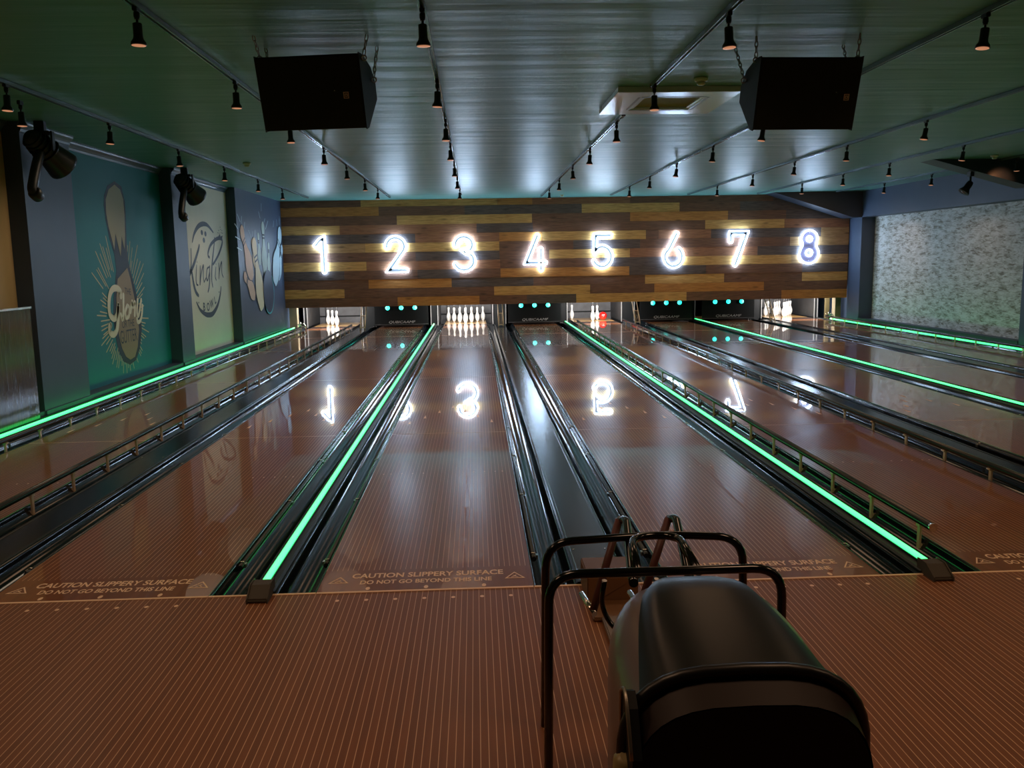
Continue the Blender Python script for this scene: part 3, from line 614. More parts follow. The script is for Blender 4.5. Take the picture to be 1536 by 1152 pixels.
# dark lid over the pits
struct('trim_4', MB().box(XL, XR, YW+0.13, 20.9, 0.78, 0.84), M_PITD)
for n in range(1, 9):
    cx = LX[n]+LW/2
    if n in open_lanes:
        t = thing('pit_curtain', 'grey panelled curtain behind the pins below neon %s' % NW[n], 'curtain', (cx, 19.75, 0), group='pit curtains')
        MB().box(cx-0.70, cx+0.70, 19.72, 19.78, 0.17, 0.76).box(cx-0.70, cx+0.70, 19.72, 19.78, -0.12, 0.13).build('curtain_panel', M_PITG, t)
        MB().box(cx-0.70, cx+0.70, 19.735, 19.765, 0.13, 0.17).box(cx-0.53, cx-0.515, 19.70, 19.72, -0.1, 0.7).build('curtain_seam', M_PITD, t, label='black seam line')
        t = thing('pit_light', 'white lamp tube above the pins below neon %s' % NW[n], 'lamp', (cx, YW+0.32, 0.74), group='pit lights')
        MB().box(cx-0.5, cx+0.5, YW+0.26, YW+0.38, 0.73, 0.775).build('lamp_housing', M_KICK, t)
        MB().tube([(cx-0.48, YW+0.32, 0.715), (cx+0.48, YW+0.32, 0.715)], 0.013, 8).build('lamp_tube', M_PTUBE if False else M_NEON, t)
        light('pit_glow', 'AREA', (0, 0.02, -0.06), PIT_W, (1.0, 0.93, 0.86), 0.95, (math.radians(52), 0, 0), parent=t, size_y=0.08)
    else:
        t = thing('pin_screen', 'black screen with three cyan lamps closing the pin deck below neon %s' % NW[n], 'machine screen', (cx, 17.42, 0), group='lowered pin screens')
        hw = 0.66
        MB().box(cx-hw, cx+hw, 17.42, 17.46, 0.03, 0.74).build('screen_panel', M_PITD, t, bevel=0.004)
        text_mb('QUBICAAMF', 0.085, lambda a, b: (cx+a, 17.4175, 0.115+b), sx=1.35, shear=0.25).build('lettering', M_GREYTX, t, label='grey maker lettering')
        MB().box(cx-hw, cx+hw, 17.415, 17.42, 0.055, 0.062).build('trim_line', M_PITG, t)
        for k in (-1, 0, 1):
            lm = MB().lathe([(0.052, 0.0), (0.050, -0.012), (0.036, -0.022), (0.0001, -0.026)], 16, (cx+k*0.335, 17.418, 0.468), ax='y').build('indicator_lamp', M_CYAN, t, label='glowing cyan lamp')
# ladder-like metal brackets on the wide cappings
for a in (1, 3, 5, 7):
    x = LX[a]+LW+GB/2
    t = thing('ball_guide', 'slim leaning brass coloured bars between the pin decks below neon %s and %s' % (NW[a], NW[a+1]), 'metal guide', (x, 16.9, 0), group='brass coloured guide bars')
    top, bot = (17.15, 0.62), (16.62, 0.02)
    for s in (-1, 1):
        MB().tube([(x+s*0.055, bot[0], bot[1]), (x+s*0.055, top[0], top[1])], 0.014, 8).build('bar', M_BRASS, t)
    mb = MB()
    for q in (0.06, 0.5):
        y = bot[0]+(top[0]-bot[0])*q; z = bot[1]+(top[1]-bot[1])*q
        mb.tube([(x-0.055, y, z), (x+0.055, y, z)], 0.010, 8)
    for s in (-0.02, 0.02):
        mb.tube([(x+s, bot[0]+0.03, 0.055), (x+s, bot[0]+(top[0]-bot[0])*0.5, bot[1]+(top[1]-bot[1])*0.5)], 0.005, 6)
    mb.build('rungs', M_BRASS, t)
# chrome hooks where the outer rails end
for (x, y, lab) in ((LX[1]-0.10, 16.95, 'small jagged metal bracket at the far end of the left wall rail'), (LX[8]+LW+0.14, 16.95, 'small jagged metal bracket at the far end of the right wall rail')):
    mb = MB().tube(fillet([(x-0.08, y, 0.06), (x+0.02, y, 0.17), (x+0.10, y, 0.10), (x+0.08, y, 0.0)], 0.03), 0.012, 8)
    mb.tube([(x-0.10, y, 0.14), (x+0.05, y, 0.10)], 0.012, 8).tube([(x-0.03, y, 0.20), (x-0.01, y, 0.02)], 0.012, 8)
    tag(mb.build('rail_bracket', M_CHROME), lab, 'metal bracket')

# ================================================================== NEON NUMBERS
def arc(cx, cy, rx, ry, a0, a1, n=14):
    return [(cx+rx*math.cos(math.radians(a0+(a1-a0)*k/n)), cy+ry*math.sin(math.radians(a0+(a1-a0)*k/n))) for k in range(n+1)]
DG = {1: [[(-0.135, 0.225), (-0.02, 0.355), (0.04, 0.385), (0.045, -0.385)]],
      2: [[(-0.225, 0.175)]+arc(-0.02, 0.185, 0.205, 0.20, 165, -28)+[(-0.185, -0.375), (0.225, -0.375)]],
      3: [[(-0.20, 0.185)]+arc(-0.005, 0.20, 0.20, 0.185, 160, -80)+[(-0.01, 0.035)]+arc(-0.005, -0.18, 0.225, 0.21, 88, -160)],
      4: [[(0.045, 0.40), (-0.225, -0.235), (0.225, -0.235)], [(0.125, 0.085), (0.125, -0.40)]],
      5: [[(0.20, 0.365), (-0.155, 0.365), (-0.165, 0.005)]+arc(0.0, -0.135, 0.215, 0.235, 112, -155)],
      6: [[(0.075, 0.395), (-0.115, 0.02)]+arc(0.0, -0.155, 0.205, 0.225, 150, 415, 22)],
      7: [[(-0.175, 0.17), (-0.175, 0.365), (0.205, 0.365), (-0.06, -0.39)]]}
def resample(pts, st=0.022):
    out = [pts[0]]
    for a, b in zip(pts, pts[1:]):
        l = math.hypot(b[0]-a[0], b[1]-a[1]); k = max(1, int(l/st+0.5))
        for i in range(1, k+1): out.append((a[0]+(b[0]-a[0])*i/k, a[1]+(b[1]-a[1])*i/k))
    return out
def outline(pts, o):
    """closed loop at distance o round an open stroke"""
    P = [pts[0]]
    for p in pts[1:]:
        if math.hypot(p[0]-P[-1][0], p[1]-P[-1][1]) > 1e-4: P.append(p)
    def side(P):
        n = len(P); res = []
        for i in range(n):
            d = []
            if i > 0: a = (P[i][0]-P[i-1][0], P[i][1]-P[i-1][1]); l = math.hypot(*a); d.append((-a[1]/l, a[0]/l))
            if i < n-1: a = (P[i+1][0]-P[i][0], P[i+1][1]-P[i][1]); l = math.hypot(*a); d.append((-a[1]/l, a[0]/l))
            nx = sum(q[0] for q in d); ny = sum(q[1] for q in d); l = math.hypot(nx, ny) or 1; nx /= l; ny /= l
            c = max(0.45, nx*d[0][0]+ny*d[0][1]); res.append((P[i][0]+nx*o/c, P[i][1]+ny*o/c))
        return res
    A = side(P); B = side(P[::-1])
    def cap(p, q, c):
        a0 = math.atan2(p[1]-c[1], p[0]-c[0]); return [(c[0]+o*math.cos(a0-PI*k/6), c[1]+o*math.sin(a0-PI*k/6)) for k in range(1, 6)]
    return A + cap(A[-1], B[0], P[-1]) + B + cap(B[-1], A[0], P[0])
NX = {1: -2.80, 2: -1.05, 3: 0.55, 4: 2.25, 5: 3.84, 6: 5.56, 7: 7.12, 8: 8.86}
NZ = {1: 1.775, 2: 1.765, 3: 1.765, 4: 1.75, 5: 1.765, 6: 1.755, 7: 1.775, 8: 1.785}
YN = YW-0.045
for n in range(1, 9):
    cx, cz = NX[n], NZ[n]
    t = thing('neon_number', 'glowing white neon figure %s on the plank wall' % NW[n], 'neon sign', (cx, YN, cz), group='neon lane numbers')
    o = 0.043; r = 0.0148
    mb = MB(); bk = MB()
    if n == 8:
        up = arc(0, 0.195, 0.195, 0.195, -32, 212, 26); lo = arc(0, -0.165, 0.235, 0.235, 137, 403, 28)
        loops = [up+lo, arc(0, 0.185, 0.066, 0.066, 0, 345, 18), arc(0, -0.145, 0.078, 0.078, 0, 345, 18)]
        for lp in loops: mb.tube([(cx+a, YN, cz+b) for a, b in lp], r, 8, closed=True)
        bk.prism(up+lo, lambda a, b, d: (cx+a, d, cz+b), YN+0.022, YN+0.034)
    else:
        for st in DG[n]:
            lp = outline(st, o); mb.tube([(cx+a, YN, cz+b) for a, b in lp], r, 8, closed=True)
            s2 = resample(st)
            ribbon(bk, st, o*0.9, lambda a, b, l: (cx+a, YN+0.020-0.0004*l, cz+b))
    mb.build('neon_tube', M_NEON, t, label='glowing white tube')
    bk.build('backing_plate', M_NEON8 if n == 8 else M_NEONB, t)
    mb = MB()
    for st in (DG.get(n) or [[(0, 0.35), (0, -0.35)]]):
        for q in (0, -1): mb.tube([(cx+st[q][0], YN+0.01, cz+st[q][1]*0.93), (cx+st[q][0], YW-0.010, cz+st[q][1]*0.93)], 0.006, 6)
    mb.build('stand_off', M_CHROME, t)

# ================================================================== TRACK LIGHTS
TX = {'A': -2.827, 'B': -1.05, 'C': 0.534, 'D': 2.333, 'E': 3.922, 'F': 5.728, 'G': 7.383, 'H': 9.12}
OVER = dict(zip('ABCDEFGH', range(1, 9)))
TE = {'A': 15.48, 'B': 15.62, 'C': 15.13, 'D': 15.84, 'E': 15.93, 'F': 16.05, 'G': 16.15, 'H': 15.86}
TL = {'A': [1.15, 3.15, 5.08, 7.12, 9.09, 11.07, 12.92], 'B': [1.12, 3.13, 5.15, 7.15, 9.07, 11.19, 13.19],
      'C': [1.18, 3.16, 5.13, 6.86, 8.9, 11.05, 13.44], 'D': [1.28, 3.42, 5.37, 7.51, 9.53, 11.64, 13.73],
      'E': [1.34, 3.35, 5.42, 7.39, 9.43, 11.49, 13.51], 'F': [1.4, 3.4, 5.46, 7.48, 9.36, 11.37, 13.63],
      'G': [3.5, 5.6, 7.63, 9.72, 11.46, 13.41], 'H': [5.5, 7.5, 11.7, 13.53]}
def track(k, y0, y1, label):
    x = TX[k]; t = thing('lighting_track', label, 'lighting track', (x, y0, ZC), group='ceiling lighting tracks')
    z = ZC-0.002
    prof = [(x-0.019, z), (x-0.019, z-0.032), (x-0.008, z-0.032), (x-0.008, z-0.012), (x+0.008, z-0.012), (x+0.008, z-0.032), (x+0.019, z-0.032), (x+0.019, z), (x-0.019, z)]
    MB().sweep_y(prof, y0, y1).build('track_rail', M_TRACK, t)
    MB().box(x-0.021, x+0.021, y1, y1+0.012, z-0.034, z).box(x-0.021, x+0.021, y0-0.012, y0, z-0.034, z).build('end_cover', M_BLK, t)
for k in TX:
    if k == 'D':
        track(k, -6.5, 3.50, 'ceiling lighting track in line with neon four, near piece ending at the square vent')
        track(k, 4.95, TE[k], 'ceiling lighting track in line with neon four, far piece beyond the square vent')
    else: track(k, -6.5, TE[k], 'straight ceiling lighting track in line with neon %s' % NW[OVER[k]])
def spot(name='track_spotlight'):
    t = thing(name, '', 'spotlight', group='black track spotlights')
    MB().box(-0.014, 0.014, -0.032, 0.032, -0.055, -0.02).lathe([(0.0105, -0.095), (0.017, -0.082), (0.017, -0.055)], 12).build('adapter', M_BLK, t, bevel=0.003, local=True)
    mb = MB().tube([(0, 0, -0.09), (0, 0, -0.118)], 0.007, 8)
    mb.tube([(-0.020, 0, -0.118), (0.020, 0, -0.118)], 0.006, 8).build('joint', M_BLK, t, local=True)
    MB().lathe([(0.012, -0.112), (0.024, -0.116), (0.0255, -0.120), (0.0255, -0.185), (0.029, -0.20), (0.041, -0.217), (0.043, -0.232), (0.038, -0.232)], 18).build('lamp_housing', M_BLK, t, local=True)
    MB().lathe([(0.0385, -0.2345), (0.02, -0.238), (0.0001, -0.239)], 18).build('lens', M_LENS, t, local=True, label='dim orange lens')
    return t
SPD = bpy.data.lights.new('spot_beam', 'SPOT'); SPD.energy = WARM_W; SPD.color = (1.0, 0.60, 0.36); SPD.shadow_soft_size = 0.3
SPD.spot_size = math.radians(150); SPD.spot_blend = 0.8
def variant(e):
    d = SPD.copy(); d.energy = e; return d
SPW, SPA, SPF = variant(34.0), variant(20.0), variant(25.0)
SPA.color = (1.0, 0.78, 0.56)
SPW.spot_size = math.radians(125)
def beam(q):
    x, y = q.location.x, q.location.y
    d = SPF if y < 0 else (SPW if y > 12.5 else (SPA if x < -2 else SPD))
    o = bpy.data.objects.new('spot_beam', d); COL.objects.link(o); o.location = (0, 0, -0.262); o.parent = q
    if d is SPW: o.rotation_euler = (math.radians(42), 0, 0)
BEAMS = []
s0 = spot(); first = True
ordn = ['first', 'second', 'third', 'fourth', 'fifth', 'sixth', 'seventh']
for k in TL:
    ys = TL[k][::-1]
    for i, y in enumerate(ys):
        lab = 'black spotlight on the track in line with neon %s, %s from the plank wall' % (NW[OVER[k]], ordn[i])
        tilt = (random.uniform(-0.06, 0.06), random.uniform(-0.05, 0.07) + (0.10 if k in 'EFGH' else 0.0), random.uniform(0, 0.3))
        loc = (TX[k], y, ZC)
        if first: s0.location = loc; s0['label'] = lab; first = False; q = s0
        else: q = dup(s0, loc, lab)
        BEAMS.append(q)
        for ch in q.children:
            if ch.name.split('.')[0] in ('lamp_housing', 'lens'):
                # the head is tipped on its joint
                mx = Matrix.Translation((0, 0, -0.118)) @ Matrix.Rotation(tilt[1], 4, 'Y') @ Matrix.Rotation(tilt[0], 4, 'X') @ Matrix.Translation((0, 0, 0.118))
                ch.matrix_basis = mx
# lit spotlights behind the photographer, same fittings
for k in 'BCDEFG':
    for y in (-2.0, -4.9):
        q = dup(s0, (TX[k], y, ZC), 'spotlight over the approach floor in line with neon %s, %s' % (NW[OVER[k]], 'nearer the foul line' if y > -3 else 'nearer the rear wall'))
        for ch in q.children: ch.matrix_basis = Matrix.Identity(4)
        if y > -3: BEAMS.append(q)
# larger lamp hung from the near beam haunch
t = thing('hanging_spotlight', 'larger dark spotlight hanging under the near beam haunch at upper right', 'spotlight', (8.72, 9.75, 2.80))
MB().tube([(8.72, 9.75, 2.86), (8.72, 9.75, 2.66)], 0.018, 8).box(8.69, 8.75, 9.7, 9.8, 2.78, 2.88).build('stem', M_BLK, t)
mx = Matrix.Rotation(math.radians(35), 4, 'Y')
MB().lathe([(0.04, 0.09), (0.05, 0.06), (0.055, -0.03), (0.085, -0.09), (0.088, -0.11), (0.075, -0.11)], 18, (8.68, 9.75, 2.62), mtx=mx).build('lamp_housing', M_BLK, t)
MB().lathe([(0.074, -0.105), (0.0001, -0.115)], 18, (8.68, 9.75, 2.62), mtx=mx).build('lens', mat('lens_reddish', (0.25, 0.10, 0.09), 0.2), t)
# warm spotlight that washes the near haunch
q = dup(s0, (TX['H'], 9.2, ZC), 'track spotlight throwing a warm patch on the near beam haunch at upper right')
for ch in q.children: ch.matrix_basis = Matrix.Identity(4)
light('spot_beam', 'SPOT', (0, 0.03, -0.25), 6.0, (1.0, 0.42, 0.18), 0.03, (math.radians(74), 0, 0), spot=math.radians(75), parent=q, blend=0.8)

# ================================================================== CEILING FITTINGS
t = thing('ceiling_vent', 'square ceiling air vent panel with an olive mesh centre, beside a loudspeaker', 'air vent', (2.6, 4.15, ZC))
x0, x1, y0, y1 = 2.06, 3.14, 3.62, 4.76
def frame(mb, X0, X1, Y0, Y1, w_, z0, z1):
    mb.box(X0, X1, Y0, Y0+w_, z0, z1).box(X0, X1, Y1-w_, Y1, z0, z1).box(X0, X0+w_, Y0+w_, Y1-w_, z0, z1).box(X1-w_, X1, Y0+w_, Y1-w_, z0, z1); return mb
frame(MB(), x0, x1, y0, y1, 0.262, ZC-0.05, ZC).build('surround', M_AC, t, bevel=0.004)
frame(MB(), x0+0.262, x1-0.262, y0+0.262, y1-0.262, 0.028, ZC-0.043, ZC).build('inner_frame', M_AC, t)
MB().box(x0+0.27, x1-0.27, y0+0.27, y1-0.27, ZC-0.028, ZC).build('mesh_panel', M_ACG, t, label='olive mesh panel')
mb = MB()
for (a, b, c, d) in ((x0+0.22, x0+0.24, y0+0.25, y1-0.25), (x1-0.24, x1-0.22, y0+0.25, y1-0.25), (x0+0.25, x1-0.25, y0+0.22, y0+0.24), (x0+0.25, x1-0.25, y1-0.24, y1-0.22)):
    mb.box(a, b, c, d, ZC-0.0515, ZC-0.05)
mb.build('air_slot', M_BLK, t)
def detector(x, y, label, s=1.0):
    t = thing('smoke_detector', label, 'smoke detector', (x, y, ZC), group='ceiling smoke detectors')
    MB().lathe([(0.058*s, 0), (0.058*s, -0.016*s), (0.050*s, -0.030*s), (0.034*s, -0.034*s)], 20).build('base', M_DET, t, local=True)
    MB().lathe([(0.034*s, -0.034*s), (0.036*s, -0.050*s), (0.026*s, -0.060*s), (0.0001, -0.062*s)], 20).build('sensor', M_DET, t, local=True)
detector(2.69, 3.28, 'pale smoke detector on the ceiling just in front of the square air vent')
detector(-2.45, 8.9, 'pale smoke detector on the ceiling above the cream wall mural')
detector(8.70, 9.10, 'pale smoke detector on the ceiling by the near beam haunch at upper right')
detector(2.81, 15.93, 'tiny pale detector on the ceiling close to the plank wall', 0.8)

# loudspeakers on chains ---------------------------------------------------------------------
def chain(mb, p, q):
    P, Q = Vector(p), Vector(q); d = (Q-P); n = max(2, int(d.length/0.034)); T = d.normalized()
    s = T.orthogonal().normalized(); b = T.cross(s)
    for i in range(n):
        c = P+d*((i+0.5)/n); h = d.length/n*0.68; a = s if i % 2 == 0 else b
        pts = [c + T*(h*math.cos(2*PI*k/12)) + a*(0.0105*math.sin(2*PI*k/12)) for k in range(12)]
        mb.tube(pts, 0.0034, 6, closed=True)
    return mb
def speaker(cx, cy, cz, rz, tilt, label, anchors, eyes, logo_x):
    t = thing('loudspeaker', label, 'loudspeaker', (cx, cy, cz), (-tilt, 0, rz), group='black ceiling loudspeakers')
    pr = [(0.006, 0.235), (0.09, 0.215), (0.26, 0.12), (0.335, 0.01), (0.335, -0.09), (0.06, -0.235), (0.006, -0.235)]
    MB().prism(pr, lambda a, b, d: (d, a, b), -0.352, 0.352).build('cabinet', M_SPK, t, bevel=0.006, local=True)
    MB().box(-0.345, 0.345, -0.008, 0.006, -0.229, 0.229).build('grille', M_GRIL, t, bevel=0.004, local=True)
    mb = MB(); bx = logo_x
    frame(mb, bx-0.018, bx+0.018, -0.0, 0.0, 0, 0, 0) if False else None
    for (a, b, c, d) in ((-0.018, 0.018, 0.016, 0.021), (-0.018, 0.018, -0.021, -0.016), (-0.018, -0.013, -0.016, 0.016), (0.013, 0.018, -0.016, 0.016), (-0.008, 0.009, 0.006, 0.010), (-0.008, 0.009, -0.010, -0.006), (-0.008, -0.004, -0.006, 0.006), (0.004, 0.009, -0.006, 0.006)):
        mb.box(bx+a, bx+b, -0.0105, -0.008, c-0.02, d-0.02)
    mb.build('badge', M_BADGE, t, local=True, label='small pinkish badge')
    MB().lathe([(0.0035, 0), (0.003, -0.003), (0.0001, -0.004)], 8, (bx-0.075, -0.008, 0.012), ax='y').build('status_light', M_WHITE, t, local=True)
    bpy.context.view_layer.update()
    inv = t.matrix_world.inverted()
    for a, e in zip(anchors, eyes):
        A = inv @ Vector((a[0], a[1], ZC-0.002)); E_ = Vector(e)
        mb = chain(MB(), A, E_)
        mb.tube([E_+Vector((0.017*math.cos(2*PI*k/14), 0, 0.017*math.sin(2*PI*k/14)-0.015)) for k in range(14)], 0.0045, 6, closed=True)
        mb.build('chain', M_CHAIN, t, local=True)
    return t
speaker(-0.255, 1.95, 2.69, math.radians(-9), math.radians(-17), 'black loudspeaker hung on chains over lane 2 and 3, left of the middle',
        [(-0.59, 1.87), (-0.59, 2.20), (0.14, 1.85), (0.17, 2.16)], [(-0.33, 0.05, 0.238), (-0.33, 0.19, 0.17), (0.372, 0.05, 0.215), (0.372, 0.24, 0.06)], 0.24)
speaker(3.075, 1.95, 2.655, math.radians(2), math.radians(-17), 'black loudspeaker hung on chains right of the square ceiling vent',
        [(2.72, 1.96), (2.68, 2.30), (3.40, 1.90), (3.42, 2.22)], [(-0.355, 0.09, 0.225), (-0.372, 0.24, 0.08), (0.33, 0.05, 0.238), (0.33, 0.19, 0.17)], 0.27)

# stage scanner lights on the left wall ----------------------------------------------------------
def scanner(y, z, label):
    t = thing('stage_light', label, 'stage light', (XL+0.2, y, z), group='black stage lights on the left wall')
    mb = MB().box(-0.05, 0.05, -0.03, 0.03, 0.12, ZC-z-0.002).box(-0.10, 0.10, -0.045, 0.045, 0.10, 0.135)
    mb.box(-0.125, -0.105, -0.03, 0.03, -0.06, 0.135).box(0.105, 0.125, -0.03, 0.03, -0.06, 0.135)
    mb.build('bracket', M_BLK, t, local=True, bevel=0.004)
    ax = Vector((0.28, 0.72, -0.52)).normalized(); rot = Vector((0, 0, 1)).rotation_difference(ax).to_matrix().to_4x4()
    c0 = Vector((0, 0.05, -0.03))
    MB().lathe([(0.05, -0.22), (0.085, -0.19), (0.10, -0.05), (0.135, 0.12), (0.16, 0.24), (0.165, 0.27), (0.15, 0.27)], 20, c0, mtx=rot).build('housing', M_BLK, t, local=True)
    MB().lathe([(0.149, 0.262), (0.10, 0.285), (0.0001, 0.295)], 20, c0, mtx=rot).build('lens', M_SCANL, t, local=True, label='greenish glass lens')
    mb = MB()
    for k in range(5):
        h = -0.17+0.05*k; rr = 0.098+0.008*k
        mb.lathe([(rr, h), (rr+0.012, h+0.004), (rr+0.012, h+0.010), (rr, h+0.014)], 18, c0, mtx=rot)
    mb.build('cooling_fins', M_BLK, t, local=True)
    arm = [(0, -0.03, -0.06), (0, -0.13, -0.20), (0, -0.22, -0.36), (0, -0.26, -0.46), (0.02, -0.23, -0.51)]
    MB().tube(smooth_line(arm, 5), 0.048, 12).build('arm', M_BLK, t, local=True)
    MB().lathe([(0.03, -0.06), (0.06, -0.05), (0.065, 0.03), (0.05, 0.05)], 16, (0.02, -0.24, -0.50), mtx=Matrix.Rotation(1.1, 4, 'X')).build('arm_head', M_BLK, t, local=True)
    MB().lathe([(0.032, 0.052), (0.0001, 0.056)], 14, (0.02, -0.235, -0.505), mtx=Matrix.Rotation(1.1, 4, 'X')).build('mirror', M_IVORY, t, local=True, label='small pale mirror')
    return t
scanner(5.10, 2.80, 'black scanner stage light with drooping arm, nearer of two, on the left wall')
scanner(9.45, 2.80, 'black scanner stage light with drooping arm beside the cream bowling mural')

# ================================================================== MURALS (paint on the left wall)
def wallfn(X, k=0.0): return lambda a, b, l=0: (X+k+0.0002*l, a, b)
def flat(name, poly, X, m, parent, label=None):
    return MB().prism(poly, lambda a, b, d: (d, a, b), X-0.0015, X).build(name, m, parent, label=label)
# 1: teal
X1 = RX+0.004
t = thing('wall_mural', 'teal wall mural of a tall bowling pin with Glory lettering and rays', 'mural', (RX, 7.8, 0.1))
MB().box(RX, X1, 6.15, 9.42, 0.10, ZC-0.10).build('mural_background', M_TEAL, t)
flat('pin_outline', ART['m1_sil'], X1+0.002, M_INK, t)
flat('pin_head', ART['m1_head'], X1+0.004, M_KHAKI, t)
flat('pin_base', ART['m1_body'], X1+0.004, M_BUFF, t)
mb = MB(); cy, cz = ART['m1_c']; rs = random.Random(3)
for k in range(78):
    a = 2*PI*k/78+rs.uniform(-0.02, 0.02); ca, sa = math.cos(a), math.sin(a)
    if sa > 0.55 and abs(ca) < 0.30: continue
    ri = 0.42+0.05*(k % 3)+rs.uniform(0, 0.05)+(0.10 if sa > 0.4 else 0); ro = ri+rs.uniform(0.12, 0.34)+(0.10 if sa > 0.5 else 0)
    sy = 1.0 if sa < 0 else 1.15
    if sa < -0.5: ro = min(ro, 0.74)
    ribbon(mb, [(cy+ri*ca, cz+ri*sa*sy), (cy+ro*ca, cz+ro*sa*sy)], 0.008, wallfn(X1, 0.0015))
mb.build('sunburst_rays', M_CREAM, t)
mb = MB(); tp = [1.25, 1.0, 1.0, 1.0, 1.0]
for i, s in enumerate(ART['glory']):
    sm = smooth_line(s, 5); ribbon(mb, sm, 0.044 if i == 0 else 0.029, wallfn(X1, 0.0065))
mb.build('lettering', M_GLORY, t, label='cream script lettering Glory')
mb = MB()
text_mb('THE', 0.125, lambda a, b: (X1+0.0056, 7.92+a, 1.245+b-0.12*a), mb, sx=0.9)
text_mb('OR THE', 0.14, lambda a, b: (X1+0.0056, 7.845+a, 0.815+b), mb, sx=0.85)
text_mb('GUTTER', 0.25, lambda a, b: (X1+0.0056, 7.835+a, 0.645+b), mb, sx=0.60)
mb.build('small_lettering', M_SLATE, t, label='thin dark lettering')
# 2: cream
t = thing('wall_mural', 'cream wall mural with dark KingPin Bowl script inside a broken ring', 'mural', (RX, 11.5, 0.1))
MB().box(RX, X1, 10.0, 12.9, 0.10, ZC-0.10).build('mural_background', M_CREAMW, t)
mb = MB(); W2 = wallfn(X1, 0.002)
for key, w_ in (('kp_arc', 0.036), ('kp_arc2', 0.038)):
    sm = smooth_line(ART[key], 6); n_ = len(sm); ribbon(mb, sm, w_, W2, [0.45+0.75*math.sin(PI*i/(n_-1)) for i in range(n_)])
mb.build('ring', M_SLATE, t)
mb = MB()
for i, (y, z) in enumerate(ART['kp_dots']):
    ry, rz_ = ((0.062, 0.046) if i < 3 else (0.022, 0.016))
    mb.add([(X1+0.002, y+ry*math.cos(2*PI*j/14), z+rz_*math.sin(2*PI*j/14)) for j in range(14)], [tuple(range(14))])
for (y, z) in ART['kp_spray']:
    mb.add([(X1+0.002, y+0.020*math.cos(2*PI*j/6), z+0.011*math.sin(2*PI*j/6)) for j in range(6)], [tuple(range(6))])
mb.build('dots', M_SLATE, t)
mb = MB()
for w_, s in ART['kp']:
    sm = smooth_line(s, 5) if len(s) > 2 else s; n_ = len(sm)
    ribbon(mb, sm, 0.021*w_, W2, [0.8+0.35*math.sin(PI*i/max(1, n_-1)) for i in range(n_)])
mb.build('script_lettering', M_SLATE, t, label='dark brush script KingPin')
flat('crown', ART['kp_crown'], X1+0.003, M_SLATE, t)
mb = MB()
for ch, (y, z), an in zip('BOWL', ART['bowl'], (-0.10, 0.03, 0.16, 0.32)):
    ca, sa = math.cos(an), math.sin(an)
    text_mb(ch, 0.20, lambda a, b: (X1+0.003, y+a*ca-b*sa, z+a*sa+b*ca), mb, bold=0.004)
mb.build('small_lettering', M_SLATE, t, label='dark letters BOWL')
# 3: flying pins on the far pier
X3 = XL+0.003
t = thing('wall_mural', 'navy wall mural of scattering pale pins and a dark ball by the plank wall', 'mural', (XL, 15, 0.1))
MB().box(XL, X3, 12.9, YW-0.01, 0.11, ZC-0.002).build('mural_background', M_NAVY, t)
def pin_shape(h, b, w_=0.165):
    hx, hz = h; bx_, bz_ = b; L_ = math.hypot(bx_-hx, bz_-hz); ux, uz = (bx_-hx)/L_, (bz_-hz)/L_; nx, nz = -uz, ux
    pr2 = [(0.0, 0.30), (0.03, 0.62), (0.09, 0.85), (0.16, 0.80), (0.26, 0.55), (0.33, 0.50), (0.45, 0.78), (0.58, 1.28), (0.70, 1.50), (0.82, 1.32), (0.93, 0.95), (0.985, 0.72), (1.0, 0.45)]
    A = [(hx+ux*L_*q+nx*w_*L_*0.30*r_, hz+uz*L_*q+nz*w_*L_*0.30*r_) for q, r_ in pr2]
    B = [(hx+ux*L_*q-nx*w_*L_*0.30*r_, hz+uz*L_*q-nz*w_*L_*0.30*r_) for q, r_ in pr2][::-1]
    return A+B, (ux, uz, nx, nz, L_)
pm = [M_PEACH, M_CREAM, M_PTEAL, M_PTEAL, M_PALE]
for i, (h, b, k) in enumerate(ART['m3']):
    if math.hypot(h[0]-b[0], h[1]-b[1]) < 0.15: continue
    wf = 0.46
    po, (ux, uz, nx, nz, L_) = pin_shape(h, b, wf+0.06); pi_, _ = pin_shape(h, b, wf)
    xx = X3+0.001+0.0018*i
    g = flat('painted_pin', pi_, xx+0.0018, pm[k], t)
    MB().prism(po, lambda a, bb, d: (d, a, bb), xx-0.001, xx+0.0004).build('pin_ink_edge', M_INK, g)  # ink outline of the painted pin, slightly wider than its fill
    mb = MB()
    for q in (0.25, 0.31):
        p1 = (h[0]+ux*L_*q+nx*L_*0.075, h[1]+uz*L_*q+nz*L_*0.075); p2 = (h[0]+ux*L_*q-nx*L_*0.075, h[1]+uz*L_*q-nz*L_*0.075)
        mb.add([(xx+0.0022, p1[0]-ux*0.018, p1[1]-uz*0.018), (xx+0.0022, p2[0]-ux*0.018, p2[1]-uz*0.018), (xx+0.0022, p2[0]+ux*0.018, p2[1]+uz*0.018), (xx+0.0022, p1[0]+ux*0.018, p1[1]+uz*0.018)], [(0, 1, 2, 3)])
    mb.build('neck_bands', M_INK, g)
(byc, bzc), (_, bzt), (byr, _) = ART['m3_ball']; rr = 0.47
mb = MB().add([(X3+0.026, byc+rr*math.cos(2*PI*j/40), bzc+rr*math.sin(2*PI*j/40)) for j in range(40)], [tuple(range(40))])
g = mb.build('painted_ball', M_MBALL, t)
mb = MB(); ribbon(mb, [(byc+rr*math.cos(math.radians(a)), bzc+rr*math.sin(math.radians(a))) for a in range(-130, 50, 6)], 0.016, wallfn(X3, 0.027)).build('ball_rim', M_TEALL, g, label='teal rim')
mb = MB()
for s in ART['m3_rays']: ribbon(mb, s, 0.011, wallfn(X3, 0.001))
mb.build('motion_lines', M_PALE, t)
